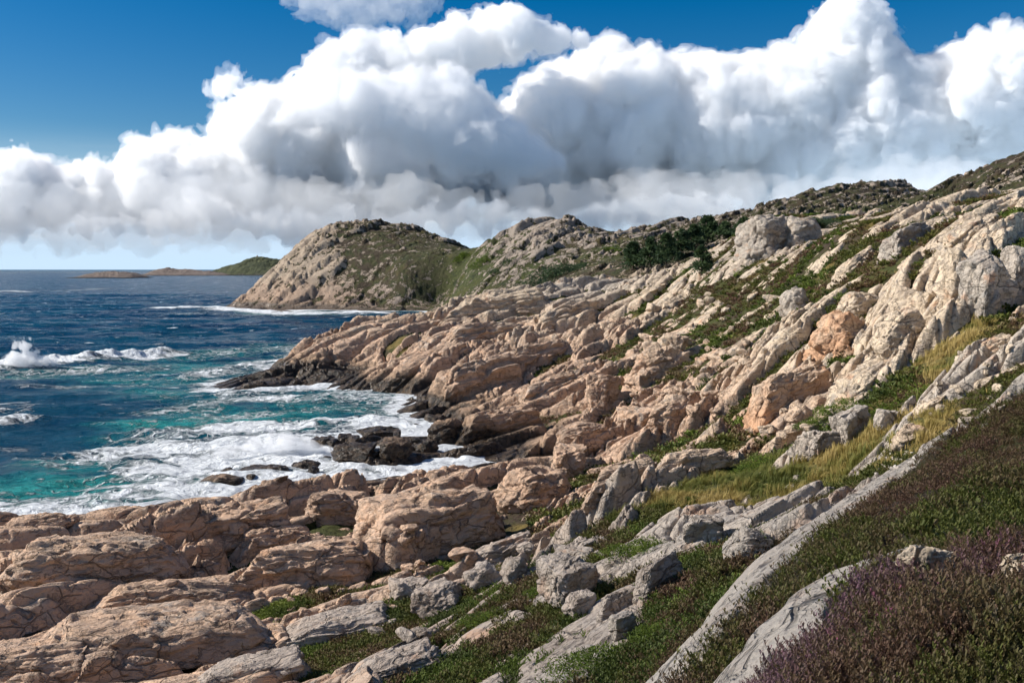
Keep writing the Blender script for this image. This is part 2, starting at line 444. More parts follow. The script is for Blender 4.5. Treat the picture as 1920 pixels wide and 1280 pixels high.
# ------------------------------------------------------------------ materials
MAT = {}
def npos(t):
    g = t.nodes.new('ShaderNodeNewGeometry'); return NV(t, g.outputs['Position']), NV(t, g.outputs['Normal']), NV(t, g.outputs['Pointiness'])
def nattr(t, name):
    a = t.nodes.new('ShaderNodeAttribute'); a.attribute_name = name; return NV(t, a.outputs['Fac'])
def nsep(t, v):
    s = t.nodes.new('ShaderNodeSeparateXYZ'); t.links.new(v.k, s.inputs[0]); return [NV(t, s.outputs[i]) for i in range(3)]
def nrot(t, v, ang):
    n = t.nodes.new('ShaderNodeVectorRotate'); n.rotation_type = 'Z_AXIS'; n.inputs['Angle'].default_value = ang
    t.links.new(v.k, n.inputs['Vector']); return NV(t, n.outputs[0])
def nbump(t, h, dist, strength, normal=None):
    n = t.nodes.new('ShaderNodeBump'); n.inputs['Distance'].default_value = dist; n.inputs['Strength'].default_value = strength
    t.links.new(h.k, n.inputs['Height'])
    if normal is not None: t.links.new(normal.k, n.inputs['Normal'])
    return NV(t, n.outputs[0])
def rock_layers(t, pos, scale=1.0, tone=None):
    """colour, roughness, height of weathered pink granite at world position"""
    x, y, z = nsep(t, pos)
    D = y
    q = nrot(t, pos, -math.radians(36))
    wq = vmath(t, 'SUBTRACT', nnoise(t, pos, 0.35 * scale, 3, 0.55, out='Color'), (0.5, 0.5, 0.5))
    qw = vmath(t, 'ADD', vmath(t, 'MULTIPLY', q, (0.55, 1.0, 1.0)), vmath(t, 'SCALE', wq, scale=1.6 / scale))
    e1 = nvor(t, qw, 0.42 * scale, 'DISTANCE_TO_EDGE'); e2 = nvor(t, qw, 1.25 * scale, 'DISTANCE_TO_EDGE')
    gate = nnoise(t, pos, 0.5 * scale, 2, 0.5)
    crack = (e1.ss(0.022, 0.003) * gate.ss(0.38, 0.55)).max(e2.ss(0.030, 0.004) * gate.ss(0.50, 0.66) * 0.7)
    n1 = nnoise(t, pos, 0.16 * scale, 5, 0.6); n2 = nnoise(t, pos, 1.1 * scale, 6, 0.62); n3 = nnoise(t, pos, 7.0 * scale, 5, 0.65)
    strat = nnoise(t, vmath(t, 'MULTIPLY', q, (0.25, 1.6, 1.6)), 2.2 * scale, 4, 0.6)
    l1 = (nnoise(t, qw, 0.55 * scale, 5, 0.6) - 0.5).abs().ss(0.016, 0.002); l2 = (nnoise(t, vmath(t, 'MULTIPLY', nrot(t, pos, 0.5), (1.0, 0.5, 1.0)), 1.1 * scale, 5, 0.6) - 0.5).abs().ss(0.018, 0.003) * gate.ss(0.44, 0.6)
    crack = crack.max(l1 * gate.ss(0.60, 0.45) * 0.7).max(l2 * 0.5)
    # pink near the sea, paler and greyer inland
    inland = (z * 0.06 + D * -0.0004 + (n1 - 0.5) * 1.3).ss(0.35, 1.1)
    pink = (0.54, 0.355, 0.235); cream = (0.60, 0.475, 0.335); grey = (0.37, 0.335, 0.295)
    c = nmix(t, inland, pink, cream)
    c = nmix(t, (n2 * 0.6 + strat * 0.55).ss(0.52, 0.74), c, nmix(t, 0.5, c, (0.34, 0.29, 0.25)))
    if tone is not None: c = nmix(t, tone, c, grey)
    c = nmix(t, (n1 * 0.55 + n2 * 0.5).ss(0.56, 0.70) * 0.75, c, (0.27, 0.255, 0.235))          # lichen film
    c = nmix(t, nnoise(t, pos, 2.6 * scale, 5, 0.7).ss(0.63, 0.70) * 0.6, c, (0.115, 0.11, 0.105))  # black lichen spots
    c = nmix(t, nnoise(t, pos, 0.45 * scale, 4, 0.6).ss(0.57, 0.72) * 0.65, c, (0.50, 0.27, 0.15))  # rusty stain
    c = nmix(t, (nnoise(t, vmath(t, 'MULTIPLY', q, (0.5, 1.0, 1.3)), 0.30 * scale, 5, 0.65)).ss(0.50, 0.66) * 0.55, c, (0.245, 0.185, 0.14))
    c = nmix(t, nnoise(t, pos, 0.8 * scale, 5, 0.7).ss(0.57, 0.70) * 0.45, c, (0.60, 0.49, 0.37))
    c = nmix(t, n3.ss(0.35, 0.75) * 0.30, c, nmix(t, 0.5, c, (0.62, 0.52, 0.44)))
    c = nmix(t, n3.ss(0.42, 0.25) * 0.35, c, (0.12, 0.10, 0.09))
    c = nmix(t, crack * 0.60, c, (0.080, 0.060, 0.046))
    h = n2 * 0.34 + n3 * 0.085 + strat * 0.24 - crack * 0.22
    # wet, weed-blackened rock near the water
    return c, h, z, n1, n2
def wet_rock(t, c, z, n1, n2, wl):
    wet = (wl - z + (n2 - 0.5) * 2.2 + (n1 - 0.5) * 2.4).ss(-0.25, 0.9)
    brown = (wl + 2.6 - z + (n1 - 0.5) * 6.0 + (n2 - 0.5) * 4).ss(0.0, 2.6)
    c = nmix(t, brown * 0.6, c, (0.19, 0.125, 0.075))
    c = nmix(t, wet, c, nmix(t, n2.ss(0.4, 0.62), (0.024, 0.019, 0.015), (0.105, 0.072, 0.045)))
    return c, wet
def heath_colour(t, pos):
    a = nnoise(t, pos, 0.22, 4, 0.6); b = nnoise(t, pos, 1.6, 5, 0.65); g = nnoise(t, pos, 0.09, 3, 0.5)
    c = nmix(t, (a * 0.7 + b * 0.35).ss(0.46, 0.62), (0.052, 0.058, 0.012), (0.056, 0.036, 0.024))
    c = nmix(t, (b).ss(0.55, 0.72), c, (0.085, 0.095, 0.018))
    c = nmix(t, (g * 0.7 + a * 0.4).ss(0.60, 0.70), c, (0.17, 0.125, 0.035))
    c = nmix(t, b.ss(0.42, 0.28) * 0.6, c, (0.020, 0.018, 0.010))
    return c, b
def principled(t, o, col, rough, normal=None, spec=0.3):
    p = t.nodes.new('ShaderNodeBsdfPrincipled'); t.links.new(p.outputs[0], o.inputs[0])
    for v, k in ((col, 'Base Color'), (rough, 'Roughness'), (normal, 'Normal')):
        if v is None: continue
        if isinstance(v, NV): t.links.new(v.k, p.inputs[k])
        elif isinstance(v, (tuple, list)): p.inputs[k].default_value = (*v, 1)
        else: p.inputs[k].default_value = v
    p.inputs['Specular IOR Level'].default_value = spec
    return p
def build_mats():
    # bedrock with soil and heath in its hollows
    m, t, o = new_mat('granite_and_heath'); MAT['land'] = m
    pos, nor, pt = npos(t)
    c, h, z, n1, n2 = rock_layers(t, pos, 1.0, nattr(t, 'tone'))
    c, wet = wet_rock(t, c, z, n1, n2, nattr(t, 'wetline'))
    c = nmix(t, nattr(t, 'far') * 0.50, c, (0.23, 0.175, 0.13))
    hc, hb = heath_colour(t, pos)
    grassy = nattr(t, 'grass')
    gn = nnoise(t, vmath(t, 'MULTIPLY', pos, (1.0, 0.6, 1.0)), 1.1, 5, 0.6)
    hc = nmix(t, grassy * gn.ss(0.3, 0.6), hc, nmix(t, gn.ss(0.40, 0.62), (0.10, 0.12, 0.022), (0.30, 0.225, 0.07)))
    hc = nmix(t, nattr(t, 'lush'), hc, nmix(t, gn.ss(0.40, 0.62), (0.035, 0.055, 0.010), (0.085, 0.11, 0.020)))
    fa = nattr(t, 'far')
    pat = (nnoise(t, pos, 0.22, 7, 0.70) - 0.5) * 9.0 + (n2 - 0.5) * 2.2
    s = (nattr(t, 'soil').min(0.45).max(-1.6) * (1.0 - fa * 0.62) + (n2 - 0.5) * 0.30 + (nnoise(t, pos, 5.0, 3, 0.6) - 0.5) * 0.16 + fa * (pat * 1.1 + nattr(t, 'heath')))
    s = nmix(t, fa, s.ss(0.0, 0.07), s.ss(-0.12, 0.30))
    hc = nmix(t, fa * (1.0 - nattr(t, 'lush')), hc, nmix(t, n1.ss(0.42, 0.6), (0.060, 0.042, 0.026), (0.064, 0.066, 0.018)))
    hc = nmix(t, fa * nnoise(t, pos, 0.16, 6, 0.7).ss(0.52, 0.64) * 0.8, hc, (0.022, 0.030, 0.012))
    col = nmix(t, s, c, hc)
    hh = nmix(t, s, h, hb * 0.55 + nnoise(t, pos, 9.0, 4, 0.7) * 0.22 + fa * nnoise(t, pos, 0.3, 5, 0.7) * 4.0)
    principled(t, o, col, nmix(t, wet, 0.85, 0.32), nbump(t, hh, 1.0, 0.95))
    # loose and projecting rock
    for key, tone in (('rock', None), ('grey_rock', 0.72), ('orange_rock', None)):
        m, t, o = new_mat(key); MAT[key] = m
        pos, nor, pt = npos(t)
        c, h, z, n1, n2 = rock_layers(t, pos, 1.25, tone)
        if key == 'orange_rock': c = nmix(t, n1.ss(0.35, 0.6) * 0.75, c, (0.52, 0.27, 0.14))
        c, wet = wet_rock(t, c, z, n1, n2, nattr(t, 'wetline'))
        principled(t, o, c, nmix(t, wet, 0.85, 0.30), nbump(t, h, 0.8, 0.95))
    m, t, o = new_mat('white_rock'); MAT['white_rock'] = m
    pos, nor, pt = npos(t)
    c = nmix(t, nnoise(t, pos, 3.0, 4, 0.6).ss(0.4, 0.65), (0.62, 0.55, 0.47), (0.48, 0.41, 0.34))
    principled(t, o, c, 0.85, nbump(t, nnoise(t, pos, 9.0, 4, 0.6), 0.1, 0.7))
    # sea water with foam
    m, t, o = new_mat('sea_water'); MAT['sea'] = m
    pos, nor, pt = npos(t)
    foam, teal, far = nattr(t, 'foam'), nattr(t, 'teal'), nattr(t, 'far')
    wv = vmath(t, 'SUBTRACT', nnoise(t, pos, 0.12, 3, 0.6, out='Color'), (0.5, 0.5, 0.5))
    pw = vmath(t, 'ADD', vmath(t, 'MULTIPLY', nrot(t, pos, math.radians(-8)), (0.38, 1.0, 0.0)), vmath(t, 'SCALE', wv, scale=7.0))
    f1 = nnoise(t, pw, 0.13, 8, 0.66); f2 = nnoise(t, pw, 0.75, 6, 0.68)
    lace = nvor(t, vmath(t, 'ADD', pw, vmath(t, 'SCALE', vmath(t, 'SUBTRACT', nnoise(t, pw, 0.9, 3, 0.6, out='Color'), (0.5, 0.5, 0.5)), scale=1.6)), 0.55, 'DISTANCE_TO_EDGE')
    tex = (f1 - 0.5) * 1.15 + (f2 - 0.5) * 0.95 + 0.5
    thr = 0.88 - foam * 0.53
    solid = (tex - thr).ss(-0.02, 0.17)
    lacy = lace.ss(0.14, 0.01) * (tex - thr + 0.16).ss(0.0, 0.14) * 0.8
    wp = vmath(t, 'MULTIPLY', nrot(t, pos, math.radians(-10)), (0.45, 1.0, 0.0))
    cap = nnoise(t, wp, 0.16, 8, 0.70).ss(0.605, 0.655) * 0.95
    cap = cap.max(nnoise(t, wp, 0.055, 8, 0.72).ss(0.60, 0.65) * far)
    fm = solid.max(lacy).max(cap)
    deep = nmix(t, nnoise(t, pos, 0.02, 4, 0.6).ss(0.35, 0.65), (0.0015, 0.022, 0.058), (0.003, 0.048, 0.088))
    tq = nmix(t, f2.ss(0.35, 0.65), (0.008, 0.135, 0.140), (0.045, 0.33, 0.31))
    wc = nmix(t, (teal * 0.95 + (f1 - 0.5) * 1.5).ss(0.48, 1.30), deep, tq)
    col = nmix(t, fm, wc, (0.80, 0.83, 0.85))
    ch = nnoise(t, vmath(t, 'MULTIPLY', pos, (0.5, 1.0, 0.0)), 0.55, 7, 0.68) * 1.0 + nnoise(t, vmath(t, 'MULTIPLY', pos, (0.6, 1.0, 0.0)), 0.11, 4, 0.6) * 2.0
    hgt = ch * 1.15 + fm * 0.3 + (f2 * 1.5 + f1 * 1.5) * fm
    principled(t, o, col, nmix(t, fm, 0.22, 0.9), nbump(t, hgt, 1.0, 1.0), 0.035)
    m, t, o = new_mat('spray_vapour'); MAT['spray'] = m
    v = t.nodes.new('ShaderNodeVolumePrincipled'); v.inputs['Color'].default_value = (1, 1, 1, 1); v.inputs['Density'].default_value = 0.55
    t.links.new(v.outputs[0], o.inputs['Volume']); m.cycles.homogeneous_volume = True
    m, t, o = new_mat('fine_spray_vapour'); MAT['fine_spray'] = m
    v = t.nodes.new('ShaderNodeVolumePrincipled'); v.inputs['Color'].default_value = (1, 1, 1, 1); v.inputs['Density'].default_value = 0.12
    t.links.new(v.outputs[0], o.inputs['Volume']); m.cycles.homogeneous_volume = True
def build_sun(e):
    L = bpy.data.lights.new('sun', 'SUN'); L.energy = e; L.angle = math.radians(0.53); L.color = (1.0, 0.945, 0.865)
    so = link(bpy.data.objects.new('sun', L))
    sd = Vector((math.sin(SUN_AZ) * math.cos(SUN_EL), math.cos(SUN_AZ) * math.cos(SUN_EL), math.sin(SUN_EL)))
    so.rotation_euler = sd.to_track_quat('Z', 'Y').to_euler()
# ------------------------------------------------------------------ lie of the land
# (px, py, distance) read off the photograph with an estimated distance, or a given height; s = soil level (bare rock < 0 < overgrown)
CTRL = []
def cD(s, *pts):
    for px, py, D in pts:
        p = at(px, py, D); CTRL.append((px, D, p.z, s))
def cZ(s, z, *pts):
    for px, py in pts:
        rx, rz = ray(px, py); CTRL.append((px, (z - CAM_Z) / rz, z, s))
def cH(s, *pts):                                   # px, height, distance
    for px, z, D in pts: CTRL.append((px, D, z, s))
def controls():
    # shoreline
    cZ(-4, 0.0, (-200, 985), (0, 975), (80, 966), (170, 968), (260, 956), (340, 945), (430, 937), (520, 914), (600, 902), (680, 893), (790, 888), (830, 872), (890, 882), (860, 850),
       (810, 808), (775, 788), (752, 770), (742, 735), (690, 712), (560, 722), (450, 731), (500, 700), (560, 672), (600, 655))
    cH(-4, (612, 0, 300), (700, 0, 340), (800, 0, 400), (900, 0.5, 420))
    cZ(-4, -2.2, (430, 577), (450, 578)); cZ(-4, 0.0, (485, 581), (510, 583), (600, 586), (700, 583), (760, 582), (830, 580))
    cZ(-4, 0.5, (660, 862), (735, 846), (700, 822), (770, 838), (640, 832), (745, 868))
    # sea floor
    cH(-4, (-200, -4, 120), (0, -4, 110), (200, -4, 112), (350, -4, 118), (450, -4, 130), (600, -3, 135), (690, -2.5, 150), (300, -6, 150), (0, -8, 200), (300, -6, 230), (480, -4, 240), (-200, -8, 160),
       (560, -5, 300), (620, -6, 420), (730, -5, 470), (850, -4, 480), (400, -8, 420), (0, -10, 420), (300, -9, 560), (0, -12, 700), (-200, -12, 500), (380, -8, 640), (440, -5, 740), (-200, -12, 900), (400, -8, 900), (0, -12, 900))
    # left foreground shelf
    cD(-1.2, (-200, 1280, 40), (-200, 1150, 50), (-200, 1020, 68), (0, 1280, 40), (0, 1180, 48), (0, 1100, 56), (0, 1040, 66), (0, 1000, 74), (160, 1280, 41), (160, 1150, 50), (160, 1050, 63), (160, 990, 76),
       (320, 1280, 42), (320, 1180, 49), (320, 1110, 56), (330, 1010, 69), (350, 965, 78), (480, 1270, 42), (480, 1180, 49), (480, 1090, 58), (480, 1020, 68), (480, 955, 80),
       (620, 1190, 48), (640, 1110, 55), (640, 1030, 67), (640, 940, 82), (600, 915, 95))
    cD(-0.5, (620, 1270, 41), (760, 1200, 46), (780, 1110, 54), (800, 1050, 63), (800, 960, 78), (800, 905, 92), (900, 1080, 55), (930, 1010, 67), (940, 900, 86), (1000, 980, 70), (1040, 880, 92), (1060, 960, 74))
    # gully in the middle foreground
    cD(0.45, (720, 1280, 38), (840, 1240, 39), (960, 1260, 33), (960, 1160, 42), (1080, 1240, 31), (1080, 1130, 42), (1200, 1270, 25), (1220, 1180, 31), (1240, 1090, 38), (1300, 1120, 32), (1340, 1060, 36),
       (1160, 1050, 46), (1060, 1050, 50), (1000, 1100, 48), (1200, 1000, 50), (1290, 980, 50), (1360, 1010, 42), (1400, 1040, 36))
    cD(0.0, (1090, 1000, 58), (1130, 970, 62), (1000, 1030, 60))
    # meadow
    cD(0.9, (1160, 965, 58), (1260, 940, 58), (1360, 930, 56), (1450, 915, 54), (1540, 900, 52), (1620, 880, 50), (1560, 860, 58), (1650, 830, 52), (1740, 800, 48))
    cD(-0.1, (1200, 905, 70), (1280, 860, 74), (1340, 840, 76), (1420, 830, 74), (1400, 880, 66), (1300, 900, 68), (1500, 770, 74), (1560, 800, 70), (1620, 770, 68), (1440, 780, 80))
    cD(-0.1, (1380, 965, 50), (1470, 950, 46), (1440, 1020, 38), (1530, 950, 41))
    # heather slope below the camera
    cD(-0.6, (1260, 1280, 13.5), (1320, 1220, 15.5), (1380, 1140, 18.5), (1450, 1060, 22), (1530, 1000, 26.5), (1620, 940, 31), (1690, 892, 36), (1790, 845, 38), (1860, 780, 38), (1920, 735, 37))
    cD(0.8, (1600, 1110, 12.5), (1620, 990, 21), (1740, 920, 26), (1850, 830, 28), (1920, 800, 26), (1600, 1060, 14.5), (1750, 1000, 16), (1900, 920, 17), (1850, 1040, 11.5), (1700, 1130, 9),
       (1800, 1100, 9.5), (1920, 1080, 9), (1650, 1200, 6.9), (1780, 1200, 6.3), (1920, 1200, 5.8), (1700, 1280, 5.4), (1850, 1280, 4.9), (1600, 1280, 6.2), (2100, 1250, 4.6), (2100, 1050, 9), (2100, 850, 22), (2100, 700, 36))
    cD(-0.7, (1420, 1270, 9.5), (1500, 1190, 10.5), (1560, 1130, 11.5), (1640, 1100, 11.5), (1540, 1270, 7.6), (1480, 1240, 9))
    cH(0.8, (1000, 19.0, 8), (600, 17.5, 10), (200, 15, 12), (-200, 13, 14), (960, 22.3, 3), (200, 21.5, 3), (-200, 21, 3.5), (1700, 22.7, 3), (2100, 22.9, 3), (1300, 21.4, 5))
    cH(0.3, (1000, 15.5, 14), (600, 11, 20), (200, 7, 24), (-200, 5, 26), (800, 10.8, 25), (1000, 12.0, 22), (300, 4.5, 32), (600, 7.3, 31), (1150, 14.5, 17))
    # rock shoulder of the point and ribs inland
    cD(-1.6, (470, 724, 186), (520, 712, 190), (590, 690, 198), (620, 645, 212), (680, 615, 222), (700, 690, 190), (760, 640, 205), (800, 610, 220), (760, 598, 232), (860, 583, 240), (900, 560, 245), (960, 545, 250), (1010, 538, 255),
       (800, 690, 182), (820, 760, 155), (900, 650, 195), (980, 600, 215), (880, 740, 160), (900, 800, 134), (960, 700, 168), (1040, 640, 185), (1060, 570, 225), (1120, 535, 245), (1180, 560, 215), (1000, 790, 134), (900, 850, 116), (940, 880, 108),
       (1100, 700, 155), (1060, 840, 112), (1120, 880, 97), (1100, 770, 135), (1200, 620, 180), (1250, 570, 195), (1180, 750, 132), (1200, 830, 104), (1150, 860, 100), (1240, 700, 140), (1250, 780, 115))
    cD(-0.5, (1300, 640, 158), (1300, 740, 118), (1340, 700, 122), (1350, 780, 98), (1290, 820, 98), (1380, 640, 140))
    cD(0.05, (1240, 640, 165), (1300, 580, 178), (1380, 560, 168), (1400, 610, 148), (1460, 590, 142), (1480, 530, 155), (1550, 520, 140), (1540, 590, 122), (1460, 640, 125), (1400, 680, 118), (1620, 470, 135), (1560, 450, 152))
    # behind the crest of the ribs
    cH(-0.3, (1000, 12, 300), (1100, 16, 310), (1200, 18, 290), (900, 8, 300), (800, 6, 280), (760, 1, 290), (1300, 22, 260))
    # near domes and cliff on the right
    cD(-1.2, (1420, 740, 96), (1500, 700, 92), (1560, 660, 92), (1600, 620, 95), (1640, 590, 98), (1560, 590, 104), (1660, 650, 86), (1700, 640, 84), (1700, 720, 76), (1620, 720, 80), (1540, 740, 84), (1640, 555, 105), (1740, 610, 86), (1780, 570, 88))
    cD(-0.9, (1690, 500, 98), (1740, 465, 100), (1800, 440, 98), (1850, 440, 94), (1920, 440, 90), (1800, 480, 86), (1850, 500, 82), (1800, 590, 79), (1880, 590, 76), (1920, 575, 76), (1920, 500, 80))
    cD(-0.6, (1830, 395, 118), (1920, 380, 116), (2100, 370, 110), (2100, 480, 84), (2100, 560, 66))
    cD(0.7, (1600, 535, 116), (1520, 560, 122), (1690, 485, 124), (1760, 680, 66), (1790, 620, 72), (1740, 730, 62), (1820, 600, 72))
    cD(-0.4, (1740, 770, 53), (1800, 730, 53), (1860, 690, 55), (1900, 640, 60), (1920, 600, 66), (1800, 790, 46), (1880, 750, 44), (1840, 790, 43), (2100, 620, 50))
    cD(-0.7, (1640, 420, 158), (1700, 395, 162), (1760, 425, 140), (1700, 450, 136), (1580, 430, 165))
    # knob in the middle of the hillside and ground behind
    cD(-0.8, (1340, 505, 190), (1380, 470, 196), (1420, 425, 202), (1470, 405, 206), (1510, 415, 206), (1400, 500, 180), (1480, 470, 180), (1530, 450, 190))
    cH(0.6, (1330, 27, 240), (1450, 29, 270), (1550, 34, 260), (1300, 24, 330), (1650, 38, 240), (1800, 40, 210), (1950, 42, 200))
    cD(0.4, (1280, 500, 300), (1180, 505, 320), (1100, 505, 350), (1320, 470, 380), (1220, 480, 400), (1540, 410, 330), (1650, 400, 300), (1400, 440, 380), (1750, 410, 260))
    cD(-0.7, (1090, 490, 390), (1110, 470, 395), (1140, 458, 400), (1170, 470, 400), (1260, 500, 300), (1240, 510, 285))
    cD(-0.1, (1100, 495, 430), (1190, 475, 430), (1000, 515, 430))
    # far headland
    cD(-1.5, (460, 560, 582), (490, 525, 590), (520, 498, 596), (560, 464, 604), (600, 437, 612), (640, 421, 620), (700, 419, 626), (760, 428, 628), (800, 433, 628), (850, 456, 625), (500, 560, 575), (560, 540, 572), (620, 520, 576), (700, 545, 565), (640, 470, 596), (780, 555, 552), (840, 560, 545), (600, 565, 565))
    cD(0.5, (680, 500, 580), (740, 470, 595), (800, 465, 600), (700, 445, 612), (650, 440, 612))
    cD(0.7, (760, 520, 560), (820, 500, 570), (870, 500, 560), (910, 470, 590), (880, 470, 610), (940, 490, 540), (900, 530, 515), (980, 505, 500), (860, 540, 530), (1040, 500, 480))
    cH(-0.3, (500, -4, 680), (560, 10, 700), (640, 20, 720), (760, 20, 720), (880, 20, 700), (950, 20, 680), (640, -4, 900), (800, 0, 900), (1000, 5, 900))
    # domes behind the valley
    cD(-1.4, (918, 470, 540), (950, 441, 548), (1000, 421, 556), (1045, 411, 560), (1090, 419, 560), (1125, 440, 560), (960, 480, 515), (1020, 480, 505), (1080, 470, 505), (1000, 450, 530))
    cD(0.4, (1150, 452, 580), (1150, 442, 600), (1190, 442, 590), (1060, 492, 480), (1120, 470, 480))
    cD(-0.4, (1230, 428, 560), (1285, 412, 550), (1330, 416, 550), (1370, 418, 560), (1240, 455, 480), (1400, 400, 520), (1450, 384, 500), (1500, 368, 490), (1560, 356, 480), (1605, 356, 478), (1625, 362, 476), (1480, 400, 440), (1580, 390, 420))
    cD(-0.5, (1640, 349, 540), (1670, 347, 540), (1705, 365, 530))
    cD(-0.5, (1720, 370, 360), (1780, 337, 350), (1850, 307, 342), (1920, 287, 335), (2000, 265, 330), (2150, 250, 320), (1800, 370, 290), (1900, 340, 280), (2050, 340, 270), (1720, 400, 310))
    cH(-0.3, (1000, 30, 720), (1150, 32, 720), (1300, 40, 700), (1450, 50, 680), (1600, 50, 680), (1700, 60, 680), (1850, 60, 560), (2050, 60, 560), (1200, 20, 900), (1500, 30, 900), (1900, 40, 900), (2150, 40, 900), (1760, 55, 450))
def tps_fit(P, val, lam=1e-4):
    n = len(P)
    r2 = ((P[:, None] - P[None]) ** 2).sum(2)
    K = 0.5 * r2 * np.log(r2 + 1e-12) + lam * np.eye(n)
    Q = np.concatenate([np.ones((n, 1)), P], 1)
    A = np.block([[K, Q], [Q.T, np.zeros((3, 3))]])
    return np.linalg.solve(A, np.concatenate([val, np.zeros((3, val.shape[1]))]))
def tps_eval(P, W, X):
    out = np.empty((len(X), W.shape[1]), np.float64)
    for a in range(0, len(X), 20000):
        x = X[a:a + 20000]
        r2 = ((x[:, None] - P[None]) ** 2).sum(2)
        out[a:a + 20000] = (0.5 * r2 * np.log(r2 + 1e-12)) @ W[:len(P)] + W[len(P)] + x @ W[len(P) + 1:]
    return out
RAMPS = [  # bare rock ramps: (px, py, distance, half width in metres)
    ((1235, 1290, 13.0, 1.15), (1320, 1225, 15.5, 1.25), (1400, 1130, 18.5, 1.3), (1475, 1055, 22.0, 1.5), (1560, 980, 27.0, 1.6), (1640, 918, 32.5, 1.3), (1692, 888, 36.5, 0.8)),
    ((1420, 1295, 8.6, 0.70), (1500, 1205, 10.2, 0.70), (1580, 1135, 11.3, 0.55), (1680, 1098, 11.6, 0.24), (1730, 1085, 11.5, 0.12)),
    ((1790, 848, 37.5, 0.35), (1830, 810, 38, 0.8), (1880, 765, 38, 1.1), (1940, 715, 37.5, 1.2), (2050, 640, 37, 1.2))]
def ramp_field(x, y):
    best = np.full(len(x), 9.0, np.float32)
    sel = np.where((y < 44) & (x / y > 0.12))[0]
    xs = x[sel] + 0.16 * fbm2(x[sel] / 0.9, y[sel] / 0.9, 3, 401); ys = y[sel] + 0.30 * fbm2(x[sel] / 1.3, y[sel] / 1.3, 3, 403)
    for R in RAMPS:
        P = [(at(a, b, D).x, D, w) for a, b, D, w in R]
        for (ax, ay, aw), (bx, by, bw) in zip(P[:-1], P[1:]):
            dx, dy = bx - ax, by - ay
            t = np.clip(((xs - ax) * dx + (ys - ay) * dy) / (dx * dx + dy * dy), 0, 1)
            best[sel] = np.minimum(best[sel], np.hypot(xs - ax - t * dx, ys - ay - t * dy) / (aw + (bw - aw) * t))
    return best
